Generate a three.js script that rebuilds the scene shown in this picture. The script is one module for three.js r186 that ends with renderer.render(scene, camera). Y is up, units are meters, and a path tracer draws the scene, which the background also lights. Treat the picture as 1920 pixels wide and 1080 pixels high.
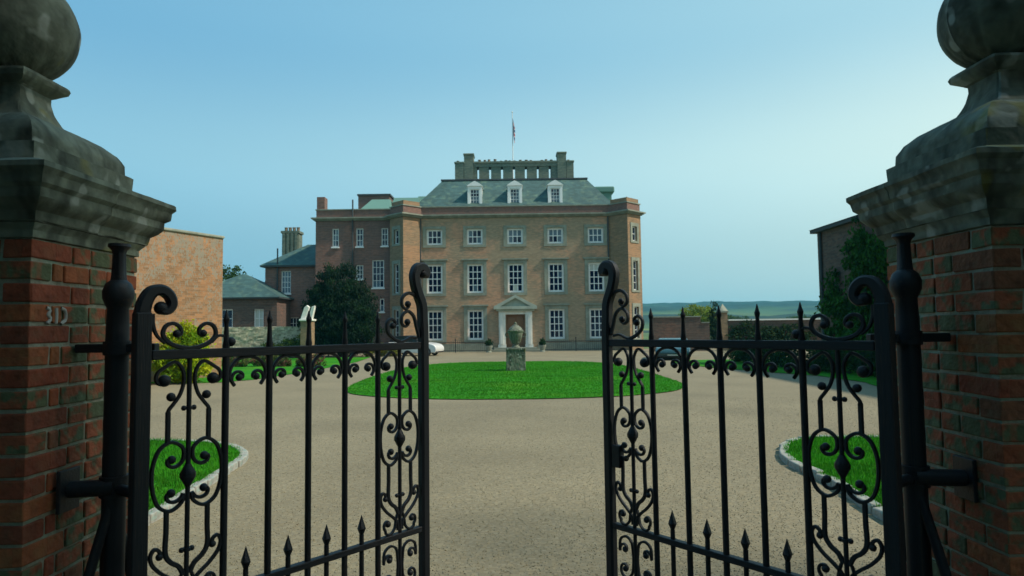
import * as THREE from 'three';
import { mergeGeometries, toCreasedNormals } from 'three/addons/utils/BufferGeometryUtils.js';
import { RoundedBoxGeometry } from 'three/addons/geometries/RoundedBoxGeometry.js';

// ───────────────────────── camera, sky, sun, exposure ─────────────────────────
const scene = new THREE.Scene();
const rad = THREE.MathUtils.degToRad;
const camera = new THREE.PerspectiveCamera(46.73, 16 / 9, 0.1, 9000);
camera.position.set(0, 1.7, 0);
camera.focus = 5; camera.userData.fStop = 4;
camera.rotation.order = 'YXZ';
camera.rotation.set(rad(3.48), 0, rad(-0.75));
const EXPOSURE = 1.45;
const SUN_EL = 48, SUN_BACK = -10;                      // degrees above the horizon; degrees behind the line of the house front
const sunDir = new THREE.Vector3(Math.cos(rad(SUN_EL)) * Math.cos(rad(SUN_BACK)), Math.sin(rad(SUN_EL)), -Math.cos(rad(SUN_EL)) * Math.sin(rad(SUN_BACK)));
function skyTexture() {
  const W = 1024, H = 512, d = new Float32Array(W * H * 4);
  const stops = [[-1, .22, .36, .4], [-.02, .285, .45, .49], [.08, .285, .46, .5], [.21, .315, .51, .565], [.4, .172, .37, .505], [.62, .10, .27, .43], [1, .06, .2, .36]], haze = [1.2, .62, .24];   // clear air, whiter towards the hazy sun
  for (let j = 0; j < H; j++) for (let i = 0; i < W; i++) {
    const el = ((j + .5) / H - .5) * Math.PI, az = ((i + .5) / W - .5) * 2 * Math.PI;
    const y = Math.sin(el), x = Math.cos(el) * Math.cos(az), z = Math.cos(el) * Math.sin(az);
    let k = 0; while (k < stops.length - 2 && y > stops[k + 1][0]) k++;
    const a = stops[k], b = stops[k + 1];
    let t = Math.min(1, Math.max(0, (y - a[0]) / (b[0] - a[0]))); t = t * t * (3 - 2 * t);
    const c = x * sunDir.x + y * sunDir.y + z * sunDir.z;
    const o = (j * W + i) * 4;
    const wisp = 1 + .06 * (fbm(az * 3.2 + y * 4, y * 15 - az, 201, 4) - .5) * Math.max(0, 1 - Math.abs(y - .12) * 2.2);   // uneven thin haze
    for (let q = 0; q < 3; q++) d[o + q] = wisp * (a[q + 1] + (b[q + 1] - a[q + 1]) * t) * Math.exp(haze[q] * (c - .1));
    d[o + 3] = 1;
  }
  const tx = new THREE.DataTexture(d, W, H, THREE.RGBAFormat, THREE.FloatType);
  tx.mapping = THREE.EquirectangularReflectionMapping; tx.magFilter = tx.minFilter = THREE.LinearFilter; tx.wrapS = THREE.RepeatWrapping; tx.needsUpdate = true;
  return tx;
}
scene.background = skyTexture();
scene.environment = scene.background;
const sun = new THREE.DirectionalLight(new THREE.Color().setRGB(1, .9, .74), 3.0);
sun.position.copy(sunDir).multiplyScalar(120).add(new THREE.Vector3(0, 0, -28));
sun.target.position.set(0, 0, -28); scene.add(sun, sun.target); sun.name = 'sun';
sun.castShadow = true; sun.shadow.radius = 5; sun.shadow.mapSize.set(4096, 4096);
Object.assign(sun.shadow.camera, { left: -60, right: 60, top: 60, bottom: -60, near: 1, far: 300 });
scene.fog = new THREE.FogExp2(new THREE.Color().setRGB(.09, .5, .66), 0.0003);

// ───────────────────────── helpers ─────────────────────────
function rngOf(seed) { let s = seed >>> 0; return () => { s = (s + 0x6D2B79F5) | 0; let t = Math.imul(s ^ (s >>> 15), 1 | s); t = (t + Math.imul(t ^ (t >>> 7), 61 | t)) ^ t; return ((t ^ (t >>> 14)) >>> 0) / 4294967296; }; }
function h2(x, y, s) { let n = Math.imul(x | 0, 374761393) + Math.imul(y | 0, 668265263) + Math.imul(s | 0, 974634777); n = Math.imul(n ^ (n >>> 13), 1274126177); return ((n ^ (n >>> 16)) >>> 0) / 4294967296; }
function sm(t) { return t * t * (3 - 2 * t); }
function lerp(a, b, t) { return a + (b - a) * t; }
function clamp(v, a = 0, b = 1) { return Math.min(b, Math.max(a, v)); }
function vn(x, y, s = 0, px = 0, py = 0) {                // value noise, optional period
  let X = Math.floor(x), Y = Math.floor(y), X1 = X + 1, Y1 = Y + 1; const fx = sm(x - X), fy = sm(y - Y);
  if (px) { X = ((X % px) + px) % px; X1 = ((X1 % px) + px) % px; Y = ((Y % py) + py) % py; Y1 = ((Y1 % py) + py) % py; }
  const a = h2(X, Y, s), b = h2(X1, Y, s), c = h2(X, Y1, s), d = h2(X1, Y1, s), p = a + (b - a) * fx;
  return p + (c + (d - c) * fx - p) * fy;
}
function fbm(x, y, s = 0, oct = 4, p = 0) { let v = 0, a = .5, t = 0; for (let i = 0; i < oct; i++) { v += a * vn(x, y, s + i * 17, p, p); t += a; x *= 2; y *= 2; p *= 2; a *= .5; } return v / t; }
function n3(x, y, z, s = 0) { return (vn(x + 7.3 * z, y - 3.1 * z, s) + vn(y + 5.7 * x, z + 11.1, s + 3) + vn(z - 2.2 * y, x + 4.4, s + 5)) / 3 * 2 - 1; }
const SRGB = Float32Array.from({ length: 4096 }, (_, i) => { const v = i / 4095; return 255 * (v <= .0031308 ? 12.92 * v : 1.055 * Math.pow(v, 1 / 2.4) - .055); });
function texture(W, H, fn, linear) {
  const d = new Uint8Array(W * H * 4), c = [0, 0, 0];
  const enc = v => { v = v < 0 ? 0 : v > 1 ? 1 : v; return linear ? 255 * v : SRGB[(v * 4095) | 0]; };
  for (let j = 0; j < H; j++) for (let i = 0; i < W; i++) { fn(i, j, c); const o = (j * W + i) * 4; d[o] = enc(c[0]); d[o + 1] = enc(c[1]); d[o + 2] = enc(c[2]); d[o + 3] = 255; }
  const t = new THREE.DataTexture(d, W, H); t.wrapS = t.wrapT = THREE.RepeatWrapping; t.magFilter = THREE.LinearFilter; t.minFilter = THREE.LinearMipmapLinearFilter; t.generateMipmaps = true;
  if (!linear) t.colorSpace = THREE.SRGBColorSpace; t.needsUpdate = true; return t;
}
const rgb = (r, g, b) => new THREE.Color().setRGB(r, g, b);
const mat = (c, rough = .9, o = {}) => new THREE.MeshStandardMaterial({ color: rgb(...c), roughness: rough, ...o });
function bare(g) { let q = g.index ? g.toNonIndexed() : g; for (const k of Object.keys(q.attributes)) if (!['position', 'normal', 'uv'].includes(k)) q.deleteAttribute(k); if (!q.attributes.uv) q.setAttribute('uv', new THREE.BufferAttribute(new Float32Array(q.attributes.position.count * 2), 2)); q.clearGroups?.(); return q; }
function boxUV(g, s = 1, ox = 0, oy = 0) {                 // uv in metres from the way each face points
  const p = g.attributes.position, n = g.attributes.normal, uv = new Float32Array(p.count * 2);
  for (let i = 0; i < p.count; i++) { const ax = Math.abs(n.getX(i)), ay = Math.abs(n.getY(i)), az = Math.abs(n.getZ(i));
    const [u, v] = ay > ax && ay > az ? [p.getX(i), p.getZ(i)] : ax > az ? [p.getZ(i), p.getY(i)] : [p.getX(i), p.getY(i)]; uv[2 * i] = (u + ox) / s; uv[2 * i + 1] = (v + oy) / s; }
  g.setAttribute('uv', new THREE.BufferAttribute(uv, 2)); return g;
}
const box = (x0, x1, y0, y1, z0, z1) => { const g = new THREE.BoxGeometry(x1 - x0, y1 - y0, z1 - z0); g.translate((x0 + x1) / 2, (y0 + y1) / 2, (z0 + z1) / 2); return bare(g); };
const rbox = (x0, x1, y0, y1, z0, z1, r) => { const g = new RoundedBoxGeometry(x1 - x0, y1 - y0, z1 - z0, 1, r); g.translate((x0 + x1) / 2, (y0 + y1) / 2, (z0 + z1) / 2); return bare(g); };
const merge = a => a.length === 1 ? bare(a[0]) : mergeGeometries(a.map(bare));
const taken = {};
function numbered(n) { const k = taken[n] = (taken[n] ?? -1) + 1; return k ? n + '_' + String(k).padStart(3, '0') : n; }
function part(name, geo, m, parent) { const o = new THREE.Mesh(geo, m); o.name = name; o.castShadow = o.receiveShadow = true; parent.add(o); return o; }
function top(name, geo, m, label, category, group) { const o = part(numbered(name), geo, m, scene); o.userData = { label, category }; if (group) o.userData.group = group; return o; }
function thing(name, label, category, pos = [0, 0, 0], turn = 0, group) { const o = new THREE.Group(); o.name = numbered(name); o.position.set(...pos); o.rotation.y = turn; o.userData = { label, category }; if (group) o.userData.group = group; scene.add(o); return o; }
function struct(name, geo, m) { const o = part(numbered(name), geo, m, scene); o.userData.kind = 'structure'; return o; }
function extrudeXZ(pts, y0, y1) {                          // plan outline [x,z] -> prism
  const s = new THREE.Shape(pts.map(p => new THREE.Vector2(p[0], -p[1]))), g = new THREE.ExtrudeGeometry(s, { depth: y1 - y0, bevelEnabled: false });
  g.rotateX(-Math.PI / 2); g.translate(0, y0, 0); return bare(g);
}
function offset(pts, p) {                                  // counter-clockwise seen from above (x right, z towards the viewer)
  const n = pts.length, area = pts.reduce((a, q, i) => a + q[0] * pts[(i + 1) % n][1] - pts[(i + 1) % n][0] * q[1], 0), sg = area > 0 ? 1 : -1;
  return pts.map((q, i) => { const a = pts[(i + n - 1) % n], b = pts[(i + 1) % n];
    const e = (u, v) => { const dx = v[0] - u[0], dz = v[1] - u[1], l = Math.hypot(dx, dz); return [dz / l * sg, -dx / l * sg]; }, n1 = e(a, q), n2 = e(q, b), k = p / (1 + n1[0] * n2[0] + n1[1] * n2[1]);
    return [q[0] + (n1[0] + n2[0]) * k, q[1] + (n1[1] + n2[1]) * k]; });
}
function holed(w0, w1, y0, y1, holes, depth) {             // a wall sheet in the xy plane with real openings, front at z = 0
  const s = new THREE.Shape([[w0, y0], [w1, y0], [w1, y1], [w0, y1]].map(p => new THREE.Vector2(...p)));
  for (const [a, b, c, d] of holes) s.holes.push(new THREE.Path([[a, c], [a, d], [b, d], [b, c]].map(p => new THREE.Vector2(...p))));
  const g = new THREE.ExtrudeGeometry(s, { depth, bevelEnabled: false }); g.translate(0, 0, -depth); return bare(g);
}
function cyl(r0, r1, y0, y1, x = 0, z = 0, n = 12) { const g = new THREE.CylinderGeometry(r1, r0, y1 - y0, n); g.translate(x, (y0 + y1) / 2, z); return bare(g); }
function rod(a, b, r, n = 8) { const A = new THREE.Vector3(...a), B = new THREE.Vector3(...b), g = new THREE.CylinderGeometry(r, r, A.distanceTo(B), n); g.applyQuaternion(new THREE.Quaternion().setFromUnitVectors(new THREE.Vector3(0, 1, 0), B.clone().sub(A).normalize())); g.translate(...A.add(B).multiplyScalar(.5).toArray()); return bare(g); }
const lathe = (pts, n = 24) => bare(toCreasedNormals(new THREE.LatheGeometry(pts.map(p => new THREE.Vector2(...p)), n), .7));
function rough(g, amp, f, seed = 1) { const p = g.attributes.position; for (let i = 0; i < p.count; i++) { const x = p.getX(i), y = p.getY(i), z = p.getZ(i); p.setXYZ(i, x + amp * n3(x * f, y * f, z * f, seed), y + amp * n3(y * f, z * f, x * f, seed + 9), z + amp * n3(z * f, x * f, y * f, seed + 21)); } g.computeVertexNormals(); return g; }

// ───────────────────────── materials (base colours of the things themselves) ─────────────────────────
function brickTexture(size, W, pal, opt = {}) {            // far brickwork: brick-sized tone changes and joints, patches of repair and staining
  return texture(W, W, (i, j, c) => {
    const x = i / W * size, y = j / W * size, row = Math.floor(y / .075), bx = (x + (row % 2) * .11) / .225, col = Math.floor(bx);
    const t = h2(col, row, 5), big = fbm(x * .55, y * .55, 3, 4, 0), med = fbm(x * 2.3, y * 2.3, 8, 3), g = h2(i, j, 2);
    const joint = (y / .075 - row) < .16 || (bx - col) < .06;
    let k = clamp((big - .38) * 2.6 + (t - .5) * .7 + (med - .5) * .8 + (opt.red ? opt.red(x, y) : 0));
    for (let q = 0; q < 3; q++) c[q] = lerp(pal[0][q], pal[1][q], k) * (.82 + .3 * t) * (.9 + .2 * g);
    if (joint) for (let q = 0; q < 3; q++) c[q] = lerp(c[q], pal[2][q], .55);
    if (opt.stain) { const s = opt.stain(x, y); for (let q = 0; q < 3; q++) c[q] = lerp(c[q], pal[3][q], s); }
  });
}
// the front: olive-brown old brick, redder repairs in the spandrels (u = 0 is 8 m left of the front door)
const facadeMap = brickTexture(16, 1024, [[.345, .255, .165], [.49, .265, .16], [.36, .31, .24], [.2, .19, .14]], {
  red: (x, y) => { let r = 0; const sp = [[2.3, 7.5, .55, .28, 1.3], [5.4, 7.45, .5, .2, .7], [8.4, 7.5, .8, .2, .3], [11.6, 7.5, .9, .22, .55], [14.6, 7.4, .8, .25, .35], [5.4, 3.75, .8, .3, .8], [2.4, 3.8, .7, .2, .3], [6.8, 4.1, .5, .6, .8], [10, 4.0, .6, .7, .9], [10, 2.2, .5, .9, .4], [4, 8.6, .35, .7, .5], [7, 8.8, .3, .8, .55], [12.9, 8.8, .4, .7, .5], [6.9, 2.2, .5, 1, .4]];
    for (const [a, b, w, h, s] of sp) { const d = ((x - a) / w) ** 2 + ((y - b) / h) ** 2; if (d < 4) r += s * Math.exp(-d * 1.3); } return r * .7 - .06; } });
const M = {};
const tint = [1, 1, 1];
M.facade = mat(tint, .95, { map: facadeMap });
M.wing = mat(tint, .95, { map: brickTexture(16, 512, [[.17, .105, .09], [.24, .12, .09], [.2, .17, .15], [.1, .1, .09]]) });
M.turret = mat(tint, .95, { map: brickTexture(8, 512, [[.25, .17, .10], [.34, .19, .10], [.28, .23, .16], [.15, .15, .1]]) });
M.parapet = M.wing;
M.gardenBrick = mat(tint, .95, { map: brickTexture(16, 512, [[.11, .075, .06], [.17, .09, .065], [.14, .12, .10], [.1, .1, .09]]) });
// tall court wall: orange brick, whitish lichen and lime flecks with a grain of their own, thickest near the coping
M.courtWall = mat(tint, .97, { map: brickTexture(8, 1024, [[.27, .145, .07], [.40, .19, .085], [.30, .24, .16], [.26, .25, .20]], {
  stain: (x, y) => { const h = clamp((y - 3.0) / 2.2), f = vn(x * 34, y * 17, 31) * .6 + fbm(x * 5, y * 3, 33, 3) * .6; return clamp((f - (.66 - .26 * h)) * 4) * .8; } }) });
M.slate = mat(tint, .75, { map: texture(1024, 1024, (i, j, c) => { const x = i / 128, y = j / 128, row = Math.floor(y / .2), col = Math.floor((x + (row % 2) * .15) / .3), t = h2(col, row, 7), b = fbm(x * .75, y * .75, 4, 4, 6), l = clamp((fbm(x * 3, y * 3, 14, 3, 24) - .55) * 4); const e = (y / .2 - row) < .1 ? .8 : 1; const k = (.75 + .35 * t) * (.7 + .6 * b) * e; c[0] = (.05 + .045 * l) * k; c[1] = (.112 + .055 * l) * k; c[2] = (.108 + .02 * l) * k; }) });
M.copper = mat([.12, .25, .21], .8);
M.stoneTrim = mat(tint, .95, { map: texture(512, 512, (i, j, c) => { const b = fbm(i / 40, j / 40, 3, 4), f = fbm(i / 6, j / 6, 9, 2); const k = .62 + .5 * b + .25 * (f - .5); c[0] = .29 * k; c[1] = .31 * k; c[2] = .25 * k; }) });
M.whiteStone = mat(tint, .9, { map: texture(256, 256, (i, j, c) => { const b = fbm(i / 30, j / 30, 3, 4); const k = .75 + .35 * b; c[0] = .8 * k; c[1] = .8 * k; c[2] = .74 * k; }) });
M.paleStone = mat(tint, .95, { map: texture(256, 256, (i, j, c) => { const k = .7 + .45 * fbm(i / 26, j / 26, 5, 4); c[0] = .40 * k; c[1] = .45 * k; c[2] = .38 * k; }) });
M.paint = mat([.82, .83, .82], .5);
M.glass = new THREE.MeshPhysicalMaterial({ color: rgb(.006, .011, .04), roughness: .08, clearcoat: 0, ior: 1.5 });
M.glassPale = new THREE.MeshPhysicalMaterial({ color: rgb(.10, .15, .2), roughness: .12 });
M.blind = mat([.5, .52, .47], .6);
M.door = mat([.20, .105, .055], .55);
M.iron = mat(tint, .55, { map: texture(256, 256, (i, j, c) => { const a = fbm(i / 20, j / 20, 301, 4), r = clamp((fbm(i / 9, j / 9, 305, 3) - .66) * 9), k = .7 + .7 * a; c[0] = lerp(.012 * k, .06, r * .6); c[1] = lerp(.013 * k, .035, r * .6); c[2] = lerp(.017 * k, .022, r * .6); }), bumpMap: texture(128, 128, (i, j, c) => { c[0] = c[1] = c[2] = fbm(i / 6, j / 6, 4, 3); }, true), bumpScale: .001 });
M.lead = mat([.05, .06, .065], .7);
M.pot = mat([.22, .17, .12], .9);
M.stack = mat(tint, .95, { map: brickTexture(8, 512, [[.125, .175, .14], [.18, .2, .15], [.17, .2, .165], [.1, .1, .09]]) });
const stoneMap = texture(640, 640, (i, j, c) => {
  const x = i / 640 * 2, y = j / 640 * 2, b = fbm(x * 3, y * 3, 41, 5), f = fbm(x * 22, y * 22, 44, 3), run = fbm(x * 14, y * 2.2, 47, 3), li = fbm(x * 9, y * 9, 51, 3), li2 = fbm(x * 5 + 9, y * 5, 57, 3);
  const k = (.5 + .8 * b) * (.55 + .9 * f); c[0] = .185 * k; c[1] = .205 * k; c[2] = .155 * k;
  const dk = clamp((run - .5) * 4) * .55; for (let q = 0; q < 3; q++) c[q] *= 1 - dk;
  const w = clamp((li - .7) * 14) * .8; for (const [q, v] of [[0, .36], [1, .38], [2, .33]]) c[q] = lerp(c[q], v, w);
  const yl = clamp((li2 - .72) * 12) * .6; for (const [q, v] of [[0, .26], [1, .22], [2, .04]]) c[q] = lerp(c[q], v, yl);
});
const stoneBump = texture(512, 512, (i, j, c) => { c[0] = c[1] = c[2] = fbm(i / 30, j / 30, 61, 5); }, true);
M.pierStone = mat(tint, .95, { map: stoneMap, bumpMap: stoneBump, bumpScale: .02 });
const grain = texture(512, 512, (i, j, c) => { const x = i / 512, y = j / 512, a = fbm(x * 14, y * 14, 71, 4), b = fbm(x * 70, y * 70, 74, 2), m = clamp((fbm(x * 9, y * 9, 79, 4) - .55) * 6) * .7; const k = .5 + .75 * a * (.7 + .6 * b); c[0] = lerp(k, .7, m); c[1] = lerp(k, 1, m); c[2] = lerp(k, 1, m); });
const grainBump = texture(256, 256, (i, j, c) => { c[0] = c[1] = c[2] = fbm(i / 10, j / 10, 83, 4); }, true);
const mossMap = texture(384, 384, (i, j, c) => { const x = i / 384, y = j / 384, a = fbm(x * 14, y * 14, 171, 4), m = clamp((fbm(x * 11, y * 11, 179, 4) - .42) * 5), k = .55 + .8 * a; c[0] = lerp(.36 * k, .13 * k, m); c[1] = lerp(.10 * k, .15 * k, m); c[2] = lerp(.045 * k, .075 * k, m); });
const brickTones = [[.40, .10, .04], [.45, .13, .05], [.36, .085, .04], [.31, .08, .04], [.38, .125, .045], [.27, .1, .05]].map(c => mat(c, .95, { map: grain, bumpMap: grainBump, bumpScale: .006 })).concat([mat(tint, .95, { map: mossMap, bumpMap: grainBump, bumpScale: .006 })]);
M.mortar = mat([.40, .385, .29], .98, { map: grain, bumpMap: grainBump, bumpScale: .006 });
const LOW = Float32Array.from({ length: 65536 }, (_, k) => fbm((k & 255) / 32, (k >> 8) / 32, 12, 4, 8));
const gravelMap = texture(2048, 2048, (i, j, c) => {
  const W = 2048, cell = 5, X = Math.floor(i / cell), t = h2(Math.floor((i + 2 * h2(X, Math.floor(j / cell), 1)) / cell), Math.floor((j + 2 * h2(X, 3, 4)) / cell), 6), g = h2(i, j, 9);
  const b = LOW[(j >> 3) * 256 + (i >> 3)], k = (.8 + .27 * t * t + .08 * g) * (.8 + .4 * b), wm = .5 + .5 * h2(Math.floor(i / cell), Math.floor(j / cell), 21);
  c[0] = .226 * k * (.93 + .14 * wm); c[1] = .201 * k; c[2] = .135 * k * (1.1 - .2 * wm);
});
M.gravel = mat(tint, 1, { map: gravelMap, bumpMap: texture(1024, 1024, (i, j, c) => { c[0] = c[1] = c[2] = .6 * h2(i >> 1, j >> 1, 5) + .4 * vn(i / 4, j / 4, 3, 256, 256); }, true), bumpScale: .003 });
M.grass = new THREE.MeshPhysicalMaterial({ roughness: 1, specularIntensity: .2, map: texture(1024, 1024, (i, j, c) => { const x = i / 1024, y = j / 1024, b = fbm(x * 6, y * 6, 4, 4, 6), f = vn(x * 256, y * 256, 8, 256, 256), f2 = h2(i, j, 3), st = .5 + .5 * Math.sin(y * Math.PI * 2 * 6); const pt = clamp((fbm(x * 3, y * 3, 14, 4, 3) - .52) * 5), k = (.6 + .5 * b + .35 * (f - .5) + .25 * (f2 - .5)) * (.9 + .2 * st); c[0] = .034 * k * (1 + .5 * (b - .4) + .9 * pt); c[1] = .24 * k; c[2] = .012 * k; }) });
M.field = mat(tint, 1, { map: texture(512, 512, (i, j, c) => { const b = fbm(i / 64, j / 64, 4, 4, 8); c[0] = .07 * (.6 + b); c[1] = .12 * (.6 + b); c[2] = .035 * (.6 + b); }) });
M.soil = mat([.06, .042, .03], 1);
M.kerb = mat([.35, .35, .31], .95, { map: grain });
const leafMat = (o = {}) => new THREE.MeshPhysicalMaterial({ color: 0xffffff, vertexColors: true, roughness: 1, specularIntensity: .25, transmission: .35, thickness: 0, side: THREE.DoubleSide, ...o });
M.leaf = leafMat(); M.bark = mat([.05, .037, .028], 1);

// leaves spread in clumps through a crown's volume
function foliage(seed, blobs, nClump, nLeaf, size, cols, o = {}) {
  const R = rngOf(seed), pos = [], nor = [], col = [], v = new THREE.Vector3(), n = new THREE.Vector3(), t = new THREE.Vector3(), b = new THREE.Vector3();
  const vol = blobs.map(q => q[3] * q[4] * q[5]), tot = vol.reduce((a, c) => a + c, 0);
  for (let k = 0; k < nClump; k++) {
    let r = R() * tot, bi = 0; while (r > vol[bi] && bi < blobs.length - 1) r -= vol[bi++];
    const [cx, cy, cz, rx, ry, rz] = blobs[bi];
    do v.set(R() * 2 - 1, R() * 2 - 1, R() * 2 - 1); while (v.lengthSq() > 1 || v.lengthSq() < .01);
    const shell = o.fill ? Math.pow(R(), .4) : .55 + .5 * R(); v.normalize().multiplyScalar(shell);
    const ox = cx + v.x * rx, oy = cy + v.y * ry, oz = cz + v.z * rz, cr = (o.clump ?? .35) * (.6 + .8 * R()), base = cols[Math.floor(R() * cols.length)], tone = .75 + .5 * R();
    for (let q = 0; q < nLeaf; q++) {
      const g = () => (R() + R() + R() - 1.5) / 1.2;
      const px = ox + g() * cr, py = oy + g() * cr * (o.flat ?? .8), pz = oz + g() * cr; if (py < (o.floor ?? -1e9)) continue;
      if (o.clip && !o.clip(px, py, pz)) continue;
      n.set(R() * 2 - 1, R() * 1.6 - .5, R() * 2 - 1).normalize(); if (o.normal) n.add(new THREE.Vector3(...o.normal)).normalize();
      t.set(R() * 2 - 1, (R() * 2 - 1) * (o.droop ? .4 : 1) - (o.droop ?? 0), R() * 2 - 1).cross(n).normalize(); if (o.droop) { t.set(g() * .5, -1, g() * .5).addScaledVector(n, -t.dot(n)).normalize(); }
      b.crossVectors(n, t); const L = size * (.6 + .8 * R()), w = L * (o.aspect ?? .5), f = L * .12;
      const A = [px, py, pz], B = [px + t.x * L * .5 + b.x * w * .5 + n.x * f, py + t.y * L * .5 + b.y * w * .5 + n.y * f, pz + t.z * L * .5 + b.z * w * .5 + n.z * f], C = [px + t.x * L, py + t.y * L, pz + t.z * L], D = [px + t.x * L * .5 - b.x * w * .5 + n.x * f, py + t.y * L * .5 - b.y * w * .5 + n.y * f, pz + t.z * L * .5 - b.z * w * .5 + n.z * f];
      pos.push(...A, ...B, ...C, ...A, ...C, ...D); const s = tone * (.8 + .4 * R());
      for (let e = 0; e < 6; e++) { col.push(base[0] * s, base[1] * s, base[2] * s); }
    }
  }
  const g = new THREE.BufferGeometry(); g.setAttribute('position', new THREE.Float32BufferAttribute(pos, 3)); g.setAttribute('color', new THREE.Float32BufferAttribute(col, 3)); g.computeVertexNormals(); return g;
}
function trunkGeo(seed, h, r, limbs, spread) {
  const R = rngOf(seed), gs = [], tube = (pts, r0, r1) => { const c = new THREE.CatmullRomCurve3(pts.map(p => new THREE.Vector3(...p))), g = new THREE.TubeGeometry(c, 10, 1, 7), p = g.attributes.position; for (let i = 0; i <= 10; i++) { const q = c.getPointAt(i / 10), s = lerp(r0, r1, i / 10); for (let j = 0; j <= 7; j++) { const k = i * 8 + j; p.setXYZ(k, q.x + (p.getX(k) - q.x) * s, q.y + (p.getY(k) - q.y) * s, q.z + (p.getZ(k) - q.z) * s); } } gs.push(bare(g)); };
  tube([[0, -.1, 0], [.06, h * .35, .04], [-.05, h * .7, .02], [0, h, 0]], r, r * .25);
  for (let k = 0; k < limbs; k++) { const a = k * 2.4 + R(), y = h * (.25 + .55 * k / limbs), l = spread * (.6 + .5 * R()); tube([[0, y, 0], [Math.cos(a) * l * .5, y + l * .3, Math.sin(a) * l * .5], [Math.cos(a) * l, y + l * .6, Math.sin(a) * l]], r * .45, r * .08); }
  return merge(gs);
}
function tree(name, label, pos, h, r, limbs, spread, crown, group, leaf = M.leaf) { const t = thing(name, label, name.includes('shrub') ? 'shrub' : 'tree', pos, 0, group); part('trunk', trunkGeo(7 + pos[0] | 0, h, r, limbs, spread), M.bark, t); part('crown', crown, leaf, t); return t; }

// ───────────────────────── the ground ─────────────────────────
function sheet(pts, y, s, seedEdge = 0) {                  // flat outline [x,z] with a slightly ragged edge
  const P = []; const n = pts.length, R = rngOf(5 + seedEdge);
  for (let i = 0; i < n; i++) { const a = pts[i], b = pts[(i + 1) % n], l = Math.hypot(b[0] - a[0], b[1] - a[1]), k = seedEdge ? Math.max(1, Math.round(l / .25)) : 1; for (let q = 0; q < k; q++) P.push([lerp(a[0], b[0], q / k) + (seedEdge && q ? (R() - .5) * .06 : 0), lerp(a[1], b[1], q / k) + (seedEdge && q ? (R() - .5) * .08 : 0)]); }
  const g = new THREE.ShapeGeometry(new THREE.Shape(P.map(p => new THREE.Vector2(p[0], -p[1])))); g.rotateX(-Math.PI / 2); g.translate(0, y, 0); return boxUV(bare(g), s);
}
const smoothLoop = (pts, n = 8) => new THREE.CatmullRomCurve3(pts.map(p => new THREE.Vector3(p[0], 0, p[1])), true, 'centripetal').getPoints(pts.length * n).slice(0, -1).map(p => [p.x, p.z]);
struct('ground', sheet([[-4000, -4000], [4000, -4000], [4000, 600], [-4000, 600]], -.012, 60), M.field);
struct('gravel_court', sheet([[-30, -52], [30, -52], [30, 2.2], [-30, 2.2]], 0, 12), M.gravel);
struct('lane', sheet([[-60, 2.2], [60, 2.2], [60, 60], [-60, 60]], -.004, 6), mat([.045, .045, .047], .95, { map: grain }));
const ovalPts = smoothLoop([[0, -16.1], [2.3, -16.35], [4.2, -17.6], [4.95, -19.6], [5.05, -22.4], [5.0, -27], [4.6, -31], [2.9, -33.6], [0, -34.1], [-2.9, -33.7], [-4.5, -31.4], [-5.05, -27], [-5.1, -22.6], [-4.85, -19.6], [-4.2, -17.8], [-2.3, -16.5]], 6);
struct('oval_lawn', sheet(ovalPts, .022, 6, 3), M.grass);
const leftSide = [[-8.4, -36], [-8.45, -33], [-8.55, -29.6], [-8.85, -26.3], [-9.2, -23.9], [-9.9, -22.7], [-12.5, -22.6], [-18, -24], [-21, -34], [-20, -42.8], [-9, -42.4]];
struct('side_lawn', sheet(leftSide, .018, 6, 9), M.grass);
const rightSide = [[9.6, -17.3], [10.2, -19.5], [10.05, -22.2], [9.4, -23.7], [8.8, -25.3], [8.15, -27.1], [7.6, -29.2], [7.4, -31.5], [8.4, -33.4], [13.8, -33.6], [13.8, -17]];
struct('side_lawn', sheet(rightSide, .018, 6, 11), M.grass);
const nearLeft = [[-3.28, -4.3], [-3.3, -6.2], [-3.38, -7.0], [-3.45, -7.7], [-3.5, -8.2], [-3.55, -8.75], [-3.72, -9.25], [-4.05, -9.7], [-4.45, -10.03], [-5.5, -10.35], [-9, -10.6], [-12, -10.5], [-12, -4.3]];
const nearRight = [[3.2, -4.3], [3.22, -5.9], [3.3, -6.6], [3.36, -7.2], [3.36, -7.7], [3.37, -8.3], [3.58, -8.97], [3.85, -9.45], [4.2, -9.75], [4.7, -9.85], [5.4, -9.75], [9, -9.6], [12, -9.6], [12, -4.3]];
for (const [P, nm] of [[nearLeft, 'verge_lawn'], [nearRight, 'verge_lawn']]) struct(nm, sheet(P, .06, 6), M.grass);
// kerb stones of the two verges, each one its own stone
const stoneVariants = [0, 1, 2, 3].map(k => boxUV(rough(new RoundedBoxGeometry(.33, .12, .11, 3, .02), .012, 9, 30 + k), .5));
for (const [P, side] of [[nearLeft, 'left'], [nearRight, 'right']]) {
  const k = thing('kerb', side === 'left' ? 'pale stone kerb rounding the lawn by the pier with lichened cap and sunlit wall' : 'pale stone kerb rounding the lawn in front of the climber-covered brick building', 'kerb');
  const c = new THREE.CatmullRomCurve3(P.slice(0, 12).map(p => new THREE.Vector3(p[0], 0, p[1])), false, 'centripetal'), n = Math.floor(c.getLength() / .345), R = rngOf(side === 'left' ? 3 : 4);
  for (let i = 0; i < n; i++) { const p = c.getPointAt((i + .5) / n), t = c.getTangentAt((i + .5) / n), m = part('kerb_stone', stoneVariants[Math.floor(R() * 4)], M.kerb, k); m.position.set(p.x + (R() - .5) * .02, .015 + R() * .012, p.z + (R() - .5) * .02); m.rotation.y = Math.atan2(-t.z, t.x) + (R() - .5) * .08; m.rotation.x = (R() - .5) * .08; }
}
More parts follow.
